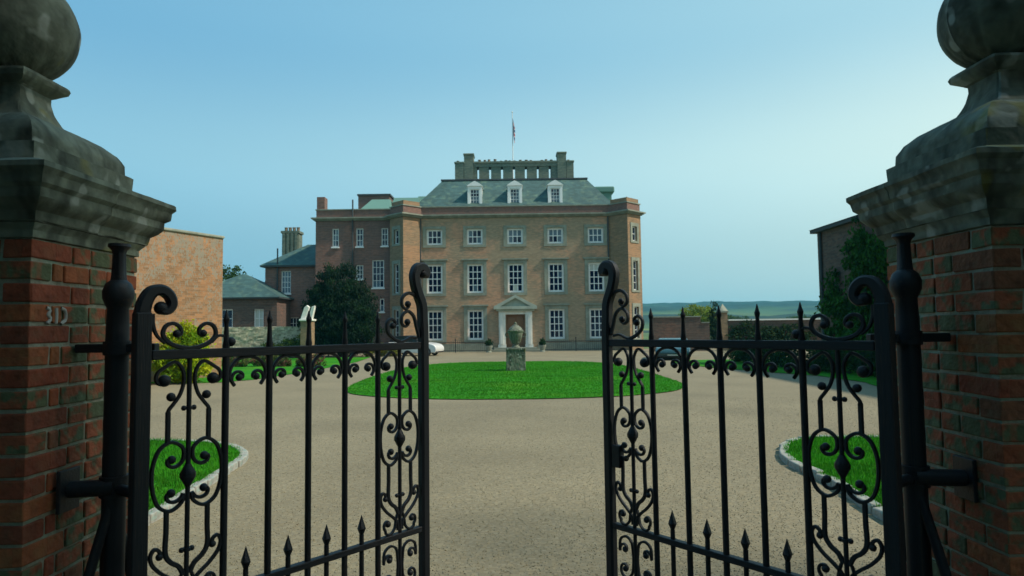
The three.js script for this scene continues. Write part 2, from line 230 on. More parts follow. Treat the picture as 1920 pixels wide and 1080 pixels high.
// grass tufts and loose stones: nobody could count them
function inPoly(P, x, z) { let c = false; for (let i = 0, j = P.length - 1; i < P.length; j = i++) if ((P[i][1] > z) !== (P[j][1] > z) && x < (P[j][0] - P[i][0]) * (z - P[i][1]) / (P[j][1] - P[i][1]) + P[i][0]) c = !c; return c; }
const tuftGeo = (() => { const p = []; for (let k = 0; k < 5; k++) { const a = k * 1.256, c = Math.cos(a), s = Math.sin(a), w = .1; p.push(c * .25 - s * w, 0, s * .25 + c * w, c * .25 + s * w, 0, s * .25 - c * w, c * (.6 + .25 * (k % 2)), .8 + .2 * (k % 3), s * .6); } const g = new THREE.BufferGeometry(); g.setAttribute('position', new THREE.Float32BufferAttribute(p, 3)); g.computeVertexNormals(); return g; })();
const bladeMat = new THREE.MeshPhysicalMaterial({ color: 0xffffff, roughness: 1, specularIntensity: .2, side: THREE.DoubleSide, transmission: .2, thickness: 0 });
function tufts(P, y, n, size, seed, lim, edge) {
  const R = rngOf(seed), o = new THREE.InstancedMesh(tuftGeo, bladeMat, n), m = new THREE.Matrix4(), q = new THREE.Quaternion(), e = new THREE.Euler(), c = new THREE.Color(); o.name = numbered('grass'); o.userData.kind = 'stuff'; o.userData.label = 'short mown grass blades on the lawn'; o.castShadow = o.receiveShadow = true;
  for (let i = 0; i < n; i++) { let x, z; do { x = lerp(lim[0], lim[1], R()); z = lerp(lim[2], lim[3], R()); } while (!inPoly(P, x, z)); const s = size * (.5 + .9 * R()); e.set((R() - .5) * .5, R() * 6.3, (R() - .5) * .5); q.setFromEuler(e); m.compose(new THREE.Vector3(x, y, z), q, new THREE.Vector3(s, s * (.8 + .5 * R()), s)); o.setMatrixAt(i, m); const k = (.7 + .6 * R()) * (.9 + .2 * (Math.sin(z * 5.2) > 0 ? 1 : 0)) * (.8 + .4 * vn(x * .9, z * .9, 15)), yy = R() * (.6 + 1.2 * vn(x * .6, z * .6, 18)); c.setRGB(.032 * k * (1 + yy * .8), .25 * k, .012 * k); o.setColorAt(i, c); }
  scene.add(o);
}
tufts(nearLeft, .055, 26000, .045, 61, [-7.5, -3.3, -10.6, -4.6]);
tufts(nearRight, .055, 26000, .045, 62, [3.2, 7.5, -9.9, -4.6]);
tufts(ovalPts, .018, 60000, .032, 63, [-5.2, 5.2, -34.2, -16]);
{
  const R = rngOf(77), n = 90000, g = new THREE.DodecahedronGeometry(1, 0), o = new THREE.InstancedMesh(g, mat([1, 1, 1], .95), n), m = new THREE.Matrix4(), q = new THREE.Quaternion(), e = new THREE.Euler(), c = new THREE.Color(); o.name = 'loose_gravel'; o.userData.kind = 'stuff'; o.userData.label = 'loose pea gravel scattered on the court'; o.castShadow = o.receiveShadow = true;
  for (let i = 0; i < n; i++) { let d, x; do { d = 3.4 + 12.5 * Math.pow(R(), 1.5); x = (R() * 2 - 1) * (.85 * d + .4); } while (inPoly(nearLeft, x, -d) || inPoly(nearRight, x, -d)); const s = .0035 + .005 * R() * R(); e.set(R() * 6, R() * 6, R() * 6); q.setFromEuler(e); m.compose(new THREE.Vector3(x, s * .05, -d), q, new THREE.Vector3(s * (1 + .6 * R()), s * .7, s)); o.setMatrixAt(i, m); const k = .84 + .36 * R() * R() + .12 * R(), w = R(); c.setRGB(.226 * k, (.198 + .02 * w) * k, (.12 + .045 * w) * k); o.setColorAt(i, c); }
  scene.add(o);
}
// far hills with woods and fields
{
  const nx = 440, nz = 110, pos = [], col = [], idx = [];
  for (let j = 0; j <= nz; j++) for (let i = 0; i <= nx; i++) {
    const x = lerp(-2600, 2600, i / nx), d = lerp(130, 2300, Math.pow(j / nz, 1.35)), wood = clamp((fbm(x / 190, d / 150, 91, 3) - .45) * 9 + (d > 600 ? .9 : 0));
    const base = lerp(-1.5, 45, sm(clamp((d - 150) / 1350))) - 40 * sm(clamp((d - 1600) / 700)), y = base + 5 * (fbm(x / 420, d / 420, 95, 3) - .5) * clamp(d / 700) + wood * 7 * fbm(x / 22, d / 22, 97, 2) * clamp(d / 500);
    pos.push(x, y, -d); const f = fbm(Math.floor(x / 130) * 3.1, Math.floor(d / 170) * 2.3, 99, 1), cF = d < 330 ? [lerp(.1, .17, f), lerp(.17, .22, f), .04] : [lerp(.03, .09, f), lerp(.09, .13, f), .03], cW = [.006, .03, .02]; col.push(...[0, 1, 2].map(q => lerp(cF[q], cW[q], wood)));
  }
  for (let j = 0; j < nz; j++) for (let i = 0; i < nx; i++) { const a = j * (nx + 1) + i; idx.push(a, a + 1, a + nx + 1, a + 1, a + nx + 2, a + nx + 1); }
  const g = new THREE.BufferGeometry(); g.setAttribute('position', new THREE.Float32BufferAttribute(pos, 3)); g.setAttribute('color', new THREE.Float32BufferAttribute(col, 3)); g.setIndex(idx); g.computeVertexNormals();
  struct('hills', g, mat([1, 1, 1], 1, { vertexColors: true, side: THREE.DoubleSide }));
}

// ───────────────────────── windows ─────────────────────────
const frameCache = {}, paneCache = {};
function frameGeo(w, h, cols, rows, fr, bar) {
  const k = [w, h, cols, rows, fr, bar].join(); if (frameCache[k]) return frameCache[k];
  const pw = (w - 2 * fr - (cols - 1) * bar) / cols, ph = (h - 2 * fr - (rows - 1) * bar) / rows, holes = [];
  for (let r = 0; r < rows; r++) for (let c = 0; c < cols; c++) { const x = -w / 2 + fr + c * (pw + bar), y = fr + r * (ph + bar); holes.push([x, x + pw, y, y + ph]); }
  return frameCache[k] = { g: holed(-w / 2, w / 2, 0, h, holes, .07), holes, pw, ph };
}
const RW = rngOf(505);
// a sash window in an opening: white frame with bars, a pane in every light, stone surround, sill
function sash(parent, x, y, z, w, h, cols, rows, o = {}) {
  const f = frameGeo(w, h, cols, rows, o.frame ?? .09, o.bar ?? .04), win = part('window', f.g, M.paint, parent);
  win.position.set(x, y, z); win.rotation.y = o.turn ?? 0;
  const back = o.recess ?? .12; win.translateZ(-back);
  const pk = f.pw.toFixed(3) + ',' + f.ph.toFixed(3), pg = paneCache[pk] ??= new THREE.PlaneGeometry(f.pw + .02, f.ph + .02);
  f.holes.forEach(([a, b, c, d], i) => { const row = Math.floor(i / cols), m = o.blind?.(row, i % cols) ? M.blind : (o.pale?.(row) || RW() < (o.paleChance ?? .06)) ? M.glassPale : M.glass; const p = part('pane', pg, m, win); p.position.set((a + b) / 2, (c + d) / 2, -.045); p.rotation.set((RW() - .5) * .05, (RW() - .5) * .05, 0); });
  if (o.surround !== 0) { const s = o.surround ?? .27, t = o.head ?? .34, b = o.foot ?? .2, g = merge([holed(-w / 2 - s, w / 2 + s, -b, h + t, [[-w / 2 + .005, w / 2 - .005, .005, h - .005]], .06), ...(o.cap === 0 ? [] : [box(-w / 2 - s - .12, w / 2 + s + .12, h + t + .002, h + t + .11, -.06, .11)])]); boxUV(g, 4, x, y); const q = part('surround', g, M.stoneTrim, win); q.position.z = back + .05; }
  if (o.sill) { const q = part('sill', box(-w / 2 - .06, w / 2 + .06, -.11, -.003, -.02, .1), M.paint, win); q.position.z = back; }
  return win;
}

// ───────────────────────── the country house ─────────────────────────
const house = thing('country_house', 'three-storey brick country house with slate hipped roof and arcaded chimney', 'house');
{
  const CX = .22, FZ = -50, xl = -7.97, xr = 8.58, hd = 1.2, wz = -50.6;
  // walls with real openings
  const rows = [[.88, 3.14, 4], [4.40, 6.60, 4], [8.06, 9.27, 2]], bays = [-5.80, -2.76, .28, 3.32, 6.36], holes = [];
  for (const x of bays) rows.forEach(([a, b], r) => { if (!(r === 0 && x === bays[2])) holes.push([x - .6, x + .6, a, b]); });
  holes.push([CX - .68, CX + .70, .3, 2.76]);
  const fg = holed(-6.9, 7.42, 0, 10.08, holes, .4); fg.translate(0, 0, FZ); { const p = fg.attributes.position, uv = fg.attributes.uv; for (let i = 0; i < p.count; i++) { uv.setXY(i, (p.getX(i) + 7.78 + (p.getZ(i) - FZ)) / 16, p.getY(i) / 16); } }
  part('front_wall', fg, M.facade, house);
  part('core', boxUV(box(-9, 9.6, 0, 10, -62, -50.75), 16), M.wing, house);
  for (const [a, b] of [[-6.85, -1.45], [1.9, 7.4]]) part('plinth', boxUV(box(a, b, 0, .62, FZ - .05, FZ + .1), 4), M.stoneTrim, house);
  // corner turrets: square on plan, set with one corner to the court
  const wl = [], tSide = 1.697;
  for (const [tx, s] of [[xl, -1], [xr, 1]]) {
    const q = s > 0 ? 1 : -1, plate = (outer) => { const hs = outer ? [[-.30, .30, .88, 3.2], [-.30, .30, 4.42, 6.62], [-.30, .30, 8.1, 9.2]] : []; return holed(-tSide / 2 + (outer ? .002 : .302), tSide / 2, 0, 10.07, hs, .3); };
    const gs = [];
    for (const outer of [true, false]) { const g = plate(outer), ang = rad(45) * (outer ? q : -q); if ((outer ? q : -q) < 0) { } g.translate(0, 0, tSide / 2); if (!outer && q > 0) g.applyMatrix4(new THREE.Matrix4().makeTranslation(-.302, 0, 0)); g.rotateY(ang); gs.push(g); }
    const inner = new THREE.BoxGeometry(tSide - .62, 10, tSide - .62); inner.rotateY(Math.PI / 4); inner.translate(0, 5, 0); gs.push(bare(inner));
    const bk = new THREE.BoxGeometry(tSide - .02, 10, .3); for (const a of [135, -135]) { const b = bk.clone(); b.translate(0, 5, tSide / 2 - .16); b.rotateY(rad(a)); gs.push(bare(b)); }
    const g = boxUV(merge(gs), 8); g.translate(tx, 0, FZ); part('turret', g, M.turret, house);
    const ang = rad(45) * q, nx = Math.sin(ang), nz = Math.cos(ang);
    for (const [a, b, r] of [[.88, 3.2, 4], [4.42, 6.62, 4], [8.1, 9.2, 2]]) sash(house, tx + nx * tSide / 2, a, FZ + nz * tSide / 2, .6, b - a, 1, r, { turn: ang, surround: .22, head: .25, foot: .15, cap: 0, frame: .08, paleChance: 0 });
  }
  // front windows
  bays.forEach((x, i) => rows.forEach(([a, b, r], k) => { if (k === 0 && i === 2) return; sash(house, x, a, FZ, 1.2, b - a, 3, r, { cap: k < 2 ? 1 : 0, head: k === 2 ? .2 : .26, frame: .145, bar: .06, blind: (row, col) => (i === 4 && k === 1 && row === 3) || (i === 2 && k === 1 && row === 0 && col === 1), pale: row => (k === 2 && i > 1 && row === 1) || (i === 4 && k === 2), paleChance: k === 2 ? .15 : .05 }); }));
  // left wing
  const wh = [[-13.68, -13.19, 8.1, 9.5, 2, 3], [-11.85, -11.32, 8.1, 9.5, 2, 3], [-9.93, -9.42, 8.12, 9.5, 2, 3], [-10.63, -9.73, 4.93, 7.05, 3, 4], [-11.85, -11.32, 5.6, 6.68, 2, 3], [-10.06, -9.72, 3.1, 4.1, 1, 2], [-12.9, -12.0, 1.0, 3.1, 3, 4]];
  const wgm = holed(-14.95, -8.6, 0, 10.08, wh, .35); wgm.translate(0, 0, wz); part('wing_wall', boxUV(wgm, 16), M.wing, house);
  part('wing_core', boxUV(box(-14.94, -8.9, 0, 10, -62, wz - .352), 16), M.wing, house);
  for (const [a, b, c, d, n, m] of wh) sash(house, (a + b) / 2, c, wz, b - a, d - c, n, m, { surround: 0, sill: 1, frame: .07, bar: .035, recess: .08, pale: () => a < -13 && c > 8 ? RW() < .5 : false, paleChance: .2 });
  part('downpipe', rod([-12.1, 2, wz + .09], [-12.1, 11.7, wz + .09], .06), M.lead, house);
  part('wing_chimney', boxUV(box(-14.9, -14.3, 10.9, 11.98, wz - .9, wz - .1), 16), M.parapet, house);
  // cornice and parapet follow the plan, turrets and all
  const foot = [[-14.95, -62], [-14.95, wz], [xl - hd + .6 * 0 - (-wz + FZ) * 0 - 0, wz], [xl - hd, FZ], [xl, FZ + hd], [xl + hd, FZ], [xr - hd, FZ], [xr, FZ + hd], [xr + hd, FZ], [xr + hd - .6, FZ - .6], [xr + hd - .6, -62]];
  foot[2] = [xl - hd + .6, wz]; foot.splice(3, 1, [xl - hd, FZ]);
  const bandOf = (p, y0, y1) => extrudeXZ(offset(foot, p), y0, y1);
  part('cornice', boxUV(merge([bandOf(.10, 10.09, 10.16), bandOf(.2, 10.162, 10.24), bandOf(.3, 10.242, 10.34)]), 4), M.stoneTrim, house);
  part('parapet', boxUV(bandOf(-.03, 10.342, 10.92), 8), M.parapet, house);
  part('coping', boxUV(bandOf(.03, 10.922, 11.0), 4), M.stoneTrim, house);
  for (const tx of [xl, xr]) { const g = new THREE.BoxGeometry(1.5, .32, 1.5); g.rotateY(Math.PI / 4); g.translate(tx, 11.0 + .165, FZ); part('turret_cap', boxUV(bare(g), 8), M.turret, house); }
  for (const x of [-6.84, 7.3]) part('downpipe', rod([x, .2, FZ + .08], [x, 10.05, FZ + .08], .055), M.lead, house);
  // slate roof: hipped, flat on top
  const frustum = (b, t, y0, y1) => { const P = [[b[0], y0, b[3]], [b[1], y0, b[3]], [b[1], y0, b[2]], [b[0], y0, b[2]], [t[0], y1, t[3]], [t[1], y1, t[3]], [t[1], y1, t[2]], [t[0], y1, t[2]]], F = [[0, 1, 5, 4], [1, 2, 6, 5], [2, 3, 7, 6], [3, 0, 4, 7], [4, 5, 6, 7]], pos = [], uv = []; F.forEach((f, k) => { for (const i of [0, 1, 2, 0, 2, 3]) { const p = P[f[i]]; pos.push(...p); uv.push((k % 2 ? p[2] : p[0]) / 8, (k === 4 ? p[2] : p[1] * 1.4) / 8); } }); const g = new THREE.BufferGeometry(); g.setAttribute('position', new THREE.Float32BufferAttribute(pos, 3)); g.setAttribute('uv', new THREE.Float32BufferAttribute(uv, 2)); g.computeVertexNormals(); return g; };
  const roof = part('roof', frustum([-7.5, 7.95, -61.5, -50.55], [-5.55, 6.15, -58.4, -53.5], 10.99, 13.72), M.slate, house);
  part('roof_edge', box(-5.65, 6.25, 13.722, 13.84, -58.5, -53.4), M.lead, roof);
  for (const x of [-2.78, .31, 3.43]) {                    // dormers
    const dz = -50.95, w = .56, d = part('dormer', merge([holed(x - w, x + w, 11.2, 12.72, [[x - .36, x + .36, 11.34, 12.5]], .12)].map(g => (g.translate(0, 0, dz), g)).concat([box(x - w + .02, x - w + .1, 11.2, 12.7, dz - 2, dz - .122), box(x + w - .1, x + w - .02, 11.2, 12.7, dz - 2, dz - .122)])), M.paint, house);
    const ped = new THREE.Shape(); ped.moveTo(x - w - .08, 12.722); ped.lineTo(x + w + .08, 12.722); ped.quadraticCurveTo(x + w * .45, 13.02, x, 13.12); ped.quadraticCurveTo(x - w * .45, 13.02, x - w - .08, 12.722); const pg = bare(new THREE.ExtrudeGeometry(ped, { depth: 2.1, bevelEnabled: false })); pg.translate(0, 0, dz - 2.02); part('pediment', pg, M.paint, d);
    sash(house, x, 11.34, dz - .02, .72, 1.16, 3, 4, { surround: 0, frame: .06, bar: .03, recess: .05, pale: r => r < 2, paleChance: .3 }).name = 'dormer_window';
  }
  // arcaded chimney row on the roof platform, sky showing between the stacks
  const cz = [-56.0, -55.0], slots = [-2.72, -1.717, -.713, .29, 1.293, 2.297, 3.3];
  const edges = [-3.05, ...slots, 3.94];
  for (let i = 0; i < edges.length - 1; i++) { const a = edges[i] + (i ? .09 : 0), b = edges[i + 1] - (i < 7 ? .09 : 0); part('chimney_stack', boxUV(box(a, b, 13.84, 15.2, cz[0], cz[1]), 8), M.stack, house); }
  part('chimney_band', boxUV(merge([box(-3.05, 3.9, 15.202, 15.5, cz[0] - .06, cz[1] + .06), box(-3.05, 3.9, 15.502, 15.66, cz[0] - .12, cz[1] + .12)]), 8), M.stack, house);
  for (const [a, b, y] of [[-4.63, -3.9, 15.66], [4.69, 5.27, 15.66], [-3.87, -3.08, 16.36], [3.93, 4.66, 16.4]]) part('chimney_stack', boxUV(merge([box(a, b, 13.84, y - .16, cz[0] - .1, cz[1] + .1), rbox(a - .06, b + .06, y - .158, y, cz[0] - .16, cz[1] + .16, .05)]), 8), M.stack, house);
  const RP = rngOf(12), pots = [[.16, .13], [.12, .14], [.14, .12]].map(([a, b]) => lathe([[a, 0], [a * .85, .08], [b * .8, .22], [b, .26], [b, .3], [.02, .3]], 10));
  for (let i = 0; i < 22; i++) { const x = -4.4 + i * .44 + (RP() - .5) * .2; if ((x > -3.95 && x < -3) || (x > 3.85 && x < 4.75)) continue; const p = part('chimney_pot', pots[i % 3], M.pot, house); p.position.set(x, 15.66, cz[0] + .5 + (RP() - .5) * .5); p.scale.y = .5 + RP() * .6; }
  // roofs behind the parapet
  part('roof_block', boxUV(box(-12.95, -10.3, 10.99, 13.1, -59, -56), 16), M.parapet, house); part('block_coping', box(-13.02, -10.2, 13.102, 13.25, -59.1, -55.9), M.lead, house);
  part('copper_roof', frustum([-12.6, -9.6, -58, -53], [-11.7, -10.2, -57, -55.6], 10.99, 12.7), M.copper, house);
  part('copper_roof', frustum([-10.15, -7.7, -60, -54.4], [-9.9, -7.75, -58, -56], 10.99, 12.9), M.copper, house);
  part('copper_roof', frustum([-8.2, -6.6, -60, -55.8], [-8, -6.7, -59, -57], 10.99, 13.2), M.copper, house);
  part('rear_roof_block', merge([box(7.4, 8.7, 10.99, 13.3, -59.5, -57), rbox(7.2, 8.95, 13.302, 13.84, -59.7, -56.8, .12)]), M.copper, house);
  part('aerial', rod([8.95, 11, -51], [8.95, 11.75, -51], .03, 5), M.lead, house);
  // doorway: pilasters, broken-lit pediment, panelled door, steps
  const dw = part('doorcase', boxUV(merge([box(CX - 1.24, CX - .74, .3, 3.0, FZ - .02, FZ + .2), box(CX + .76, CX + 1.26, .3, 3.0, FZ - .02, FZ + .2), box(CX - 1.3, CX - .70, .3, .52, FZ - .02, FZ + .24), box(CX + .72, CX + 1.32, .3, .52, FZ - .02, FZ + .24), box(CX - .739, CX + .759, 2.76, 3.0, FZ - .02, FZ + .12)]), 2), M.whiteStone, house);
  part('pilaster_shaft', merge([box(CX - 1.13, CX - .93, .55, 2.8, FZ + .2, FZ + .3)]), M.whiteStone, dw); part('pilaster_shaft', box(CX + .95, CX + 1.15, .55, 2.8, FZ + .2, FZ + .3), M.whiteStone, dw);
  part('entablature', boxUV(merge([box(CX - 1.42, CX + 1.44, 3.002, 3.14, FZ - .02, FZ + .34), box(CX - 1.6, CX + 1.62, 3.142, 3.27, FZ - .02, FZ + .5)]), 4), M.paleStone, dw);
  const tri = new THREE.Shape([[CX - 1.6, 3.272], [CX + 1.62, 3.272], [CX + 1.62, 3.36], [CX + .01, 4.2], [CX - 1.6, 3.36]].map(p => new THREE.Vector2(...p))); tri.holes.push(new THREE.Path([[CX - 1.1, 3.36], [CX + .01, 3.98], [CX + 1.12, 3.36]].map(p => new THREE.Vector2(...p))));
  const tg = bare(new THREE.ExtrudeGeometry(tri, { depth: .5, bevelEnabled: false })); tg.translate(0, 0, FZ); part('pediment', boxUV(tg, 4), M.paleStone, dw);
  const tym = new THREE.Shape([[CX - 1.2, 3.33], [CX + .01, 4.02], [CX + 1.22, 3.33]].map(p => new THREE.Vector2(...p))), tyg = bare(new THREE.ExtrudeGeometry(tym, { depth: .28, bevelEnabled: false })); tyg.translate(0, 0, FZ + .002); part('tympanum', boxUV(tyg, 4), M.paleStone, dw);
  const dr = part('door', box(CX - .67, CX + .69, .3, 2.75, FZ - .3, FZ - .22), M.door, house);
  const panel = new RoundedBoxGeometry(.48, .56, .05, 1, .02); for (const px of [-.33, .35]) for (const py of [.75, 1.5, 2.25]) { const p = part('panel', panel, M.door, dr); p.position.set(CX + px, py, FZ - .215); }
  part('knob', new THREE.SphereGeometry(.05, 10, 8), mat([.5, .38, .15], .3, { metalness: 1 }), dr).position.set(CX + .06, 1.35, FZ - .17);
  for (let i = 0; i < 2; i++) part('step', box(CX - 1.6 - .3 * (1 - i), CX + 1.6 + .3 * (1 - i), i * .15 + .002 * i, (i + 1) * .15, FZ - .3, FZ + .9 - .35 * i), M.stoneTrim, house);
}
// flag on its pole
{
  const fl = thing('flagpole', 'tall white flagpole with a limp red white and blue flag above the chimneys', 'flagpole', [.22, 13.8, -57.3]);
  part('pole', merge([cyl(.05, .03, 0, 6.75, 0, 0, 10)]), M.paint, fl); part('ball', new THREE.SphereGeometry(.07, 10, 8), M.paint, fl).position.y = 6.8;
  const g = new THREE.PlaneGeometry(1, 1, 26, 30), p = g.attributes.position, col = [];
  for (let i = 0; i < p.count; i++) { const u = p.getX(i) + .5, v = p.getY(i) + .5, hang = u * .95; p.setXYZ(i, .05 + u * .13 + .035 * Math.sin(u * 19 + v * 2) * (.3 + u), 4.95 + v * 1.35 - hang, .16 * Math.sin(u * 16) * (1 - .3 * v) + .1 * u);
    const a = Math.abs(u - .5), b = Math.abs(v - .5), dg = Math.min(Math.abs(u - v), Math.abs(u + v - 1)); col.push(...(a < .06 || b < .1 ? [.30, .015, .03] : a < .1 || b < .16 ? [.6, .6, .62] : dg < .05 ? [.30, .015, .03] : dg < .12 ? [.6, .6, .62] : [.012, .03, .13])); }
  g.setAttribute('color', new THREE.Float32BufferAttribute(col, 3)); g.computeVertexNormals(); part('flag', g, mat([1, 1, 1], .8, { vertexColors: true, side: THREE.DoubleSide }), fl);
}
// service wing and pavilion to the left
function hip(x0, x1, z0, z1, y0, rx0, rx1, rz, y1, s = 8) { const e = [[x0, y0, z1], [x1, y0, z1], [x1, y0, z0], [x0, y0, z0], [rx0, y1, rz], [rx1, y1, rz]], F = [[0, 1, 5], [0, 5, 4], [1, 2, 5], [2, 3, 4], [2, 4, 5], [3, 0, 4]], pos = [], uv = []; F.forEach((f, k) => f.forEach(i => { pos.push(...e[i]); uv.push((k === 2 || k === 5 ? e[i][2] : e[i][0]) / s, e[i][1] * 1.6 / s); })); const g = new THREE.BufferGeometry(); g.setAttribute('position', new THREE.Float32BufferAttribute(pos, 3)); g.setAttribute('uv', new THREE.Float32BufferAttribute(uv, 2)); g.computeVertexNormals(); return g; }
{
  const w = thing('service_wing', 'two-storey brick service wing with slate roof and ribbed chimney beside the big house', 'building');
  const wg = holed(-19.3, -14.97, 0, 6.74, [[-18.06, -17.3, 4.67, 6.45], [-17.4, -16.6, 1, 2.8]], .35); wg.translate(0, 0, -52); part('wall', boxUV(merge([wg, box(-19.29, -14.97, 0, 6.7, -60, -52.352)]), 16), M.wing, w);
  sash(w, -17.68, 4.67, -52, .76, 1.78, 3, 4, { surround: 0, sill: 1, frame: .07, bar: .035, pale: () => true }); sash(w, -17, 1, -52, .8, 1.8, 3, 4, { surround: 0, sill: 1, frame: .07, bar: .035 });
  part('eaves', box(-19.62, -14.97, 6.742, 6.86, -60.2, -51.7), M.lead, w);
  part('roof', hip(-19.65, -14.97, -60.2, -51.68, 6.862, -17.2, -14.97, -56, 9.0), M.slate, w);
  part('downpipe', rod([-18.31, .3, -51.9], [-18.31, 8.2, -51.9], .06), M.lead, w);
  const c = part('chimney', boxUV(merge([box(-19.18, -17.8, 6.9, 9.9, -56.4, -55.4), box(-19.26, -17.72, 9.902, 10.1, -56.5, -55.3)]), 16), M.stack, w);
  for (let i = 0; i < 4; i++) { const x = -19.0 + i * .34; part('rib', boxUV(box(x - .1, x + .1, 7, 9.88, -55.398, -55.3), 16), M.stack, c); const p = part('chimney_pot', lathe([[.15, 0], [.13, .1], [.12, .28], [.15, .32], [.15, .36], [.02, .36]], 10), M.pot, c); p.position.set(x, 10.1, -55.9); }
}
{
  const w = thing('pavilion', 'single-storey brick outbuilding under a pyramidal slate roof behind low stone wall', 'building');
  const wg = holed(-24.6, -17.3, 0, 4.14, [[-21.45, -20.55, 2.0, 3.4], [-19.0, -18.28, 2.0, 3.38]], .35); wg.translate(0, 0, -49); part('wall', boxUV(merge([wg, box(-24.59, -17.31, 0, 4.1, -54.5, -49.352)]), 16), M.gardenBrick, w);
  sash(w, -21, 2.0, -49, .9, 1.4, 2, 2, { surround: 0, sill: 1, frame: .09, paleChance: 0 }); sash(w, -18.64, 2.0, -49, .72, 1.38, 2, 2, { surround: 0, frame: .08, blind: () => true });
  part('eaves', box(-24.9, -17.02, 4.142, 4.24, -54.8, -48.7), M.lead, w);
  part('roof', hip(-24.92, -17.0, -54.82, -48.68, 4.242, -20.95, -20.7, -51.7, 6.2), M.slate, w);
  part('rear_roof', hip(-22, -17.4, -60, -54.9, 4.3, -20.6, -18.9, -57, 6.55), M.slate, w);
}

// ───────────────────────── walls of the court ─────────────────────────
{
  // tall sunlit wall, runs from near left to far right
  const A = new THREE.Vector3(-11.46, 0, -26), dir = new THREE.Vector3(-.457, 0, 1).normalize(), L = 16, w = thing('court_wall', 'tall sunlit orange brick court wall with whitish flecked top', 'wall', A.toArray(), Math.atan2(-dir.z, dir.x));
  // local +x runs along dir (towards the viewer); the lit face looks to local -z or +z as built
  const g = holed(0, L, 0, 5.36, [], .4); { const uv = g.attributes.uv, p = g.attributes.position; for (let i = 0; i < p.count; i++) uv.setXY(i, p.getX(i) / 8, p.getY(i) / 8); } g.translate(0, 0, .2);
  part('wall', g, M.courtWall, w); part('coping', boxUV(rough(rbox(-.03, L, 5.362, 5.46, -.26, .26, .03), .012, 3, 8), 4), M.stoneTrim, w);
  const dl = part('blocked_door_surround', merge([holed(2.0, 3.1, 0, 2.42, [[2.14, 2.96, 0.01, 2.28]], .06)]), M.whiteStone, w); dl.position.z = .245; dl.userData.label = 'pale surround of a blocked doorway';
}
{
  const w = top('low_stone_wall', boxUV(rough(merge([new THREE.BoxGeometry(6.4, 2.02, .45, 60, 20, 4).translate(-16.7, 1.01, -44)]), .05, 3.2, 5), 3), mat(tint, 1, { map: texture(512, 512, (i, j, c) => { const t = h2(Math.floor(i / 22 + 2 * vn(i / 40, j / 40, 1)), Math.floor(j / 14), 4), b = fbm(i / 30, j / 30, 6, 4); const k = (.6 + .5 * t) * (.6 + .7 * b); c[0] = .55 * k; c[1] = .47 * k; c[2] = .33 * k; }) }), 'low pale rubble stone wall below the pyramidal roofed outbuilding', 'wall');
}
{
  const w = thing('garden_wall', 'brick garden wall with a stepped-down end beside the right turret', 'wall');
  part('wall', boxUV(merge([box(9.6, 12.95, 0, 2.32, -46.3, -45.95), box(12.952, 13.55, 0, 1.9, -46.3, -45.95)]), 16), M.gardenBrick, w); part('coping', boxUV(merge([box(9.6, 13.0, 2.322, 2.4, -46.36, -45.89), box(13.002, 13.55, 1.902, 1.98, -46.36, -45.89)]), 4), M.stoneTrim, w);
  const p = thing('garden_gate_pier', 'slim pinkish brick gate pier with stone cap between the garden walls', 'pier'); part('shaft', boxUV(box(14.3, 14.8, 0, 2.6, -46.4, -45.9), 8), M.turret, p); part('cap', merge([box(14.24, 14.86, 2.602, 2.72, -46.46, -45.84), bare(new THREE.ConeGeometry(.4, .5, 4).rotateY(Math.PI / 4).translate(14.55, 2.97, -46.15))]), M.stoneTrim, p);
  const v = thing('garden_wall', 'brick garden wall with pale coping hung with dark ivy', 'wall'); part('wall', boxUV(box(14.85, 26, 0, 2.04, -46.3, -45.95), 16), M.gardenBrick, v); part('coping', box(14.85, 26, 2.042, 2.14, -46.38, -45.86), M.whiteStone, v);
  top('ivy', foliage(401, [[16.1, 1.0, -45.85, 1.3, 1.0, .16], [19.2, .95, -45.85, 1.6, .95, .16], [17.6, .8, -45.85, 1.2, .8, .15], [22.4, 1, -45.85, 1.4, 1, .15]], 330, 26, .13, [[.02, .055, .02], [.03, .07, .025], [.04, .07, .02]], { clump: .28, floor: .02, clip: (x, y) => y < 2.12, aspect: .8, normal: [0, 0, .8] }), M.leaf, 'dark ivy hanging over the garden wall with pale coping', 'ivy');
}
// brick building with climbers on the right
{
  const b = thing('court_building', 'tall brick building with climbers beside the right gate', 'building');
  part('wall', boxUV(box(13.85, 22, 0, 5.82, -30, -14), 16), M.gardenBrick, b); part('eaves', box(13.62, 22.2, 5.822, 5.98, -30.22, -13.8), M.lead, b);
  part('roof', hip(13.58, 22.2, -30.25, -13.8, 5.982, 17.5, 18, -22, 6.6), M.slate, b);
  part('downpipe', rod([13.78, 0, -29.6], [13.78, 5.8, -29.6], .06), M.lead, b);
  top('wall_climber', foliage(411, [[13.7, 4.3, -26.2, .3, 1.7, .75], [13.7, 2.9, -25.3, .3, 2.0, 1.0], [13.65, 1.5, -26.6, .35, 1.5, 1.2], [13.7, 2.2, -28.4, .25, 1.9, .7], [13.7, 4.6, -24.2, .3, 1.1, .7], [13.65, 1.6, -23.6, .35, 1.5, 1.2]], 420, 34, .17, [[.035, .12, .016], [.05, .16, .02], [.025, .085, .016]], { clump: .32, floor: .03, aspect: .55, droop: .7, clip: (x, y) => x < 13.84 }), M.leaf, 'green climber trained up the tall brick building on the court', 'climber');
}

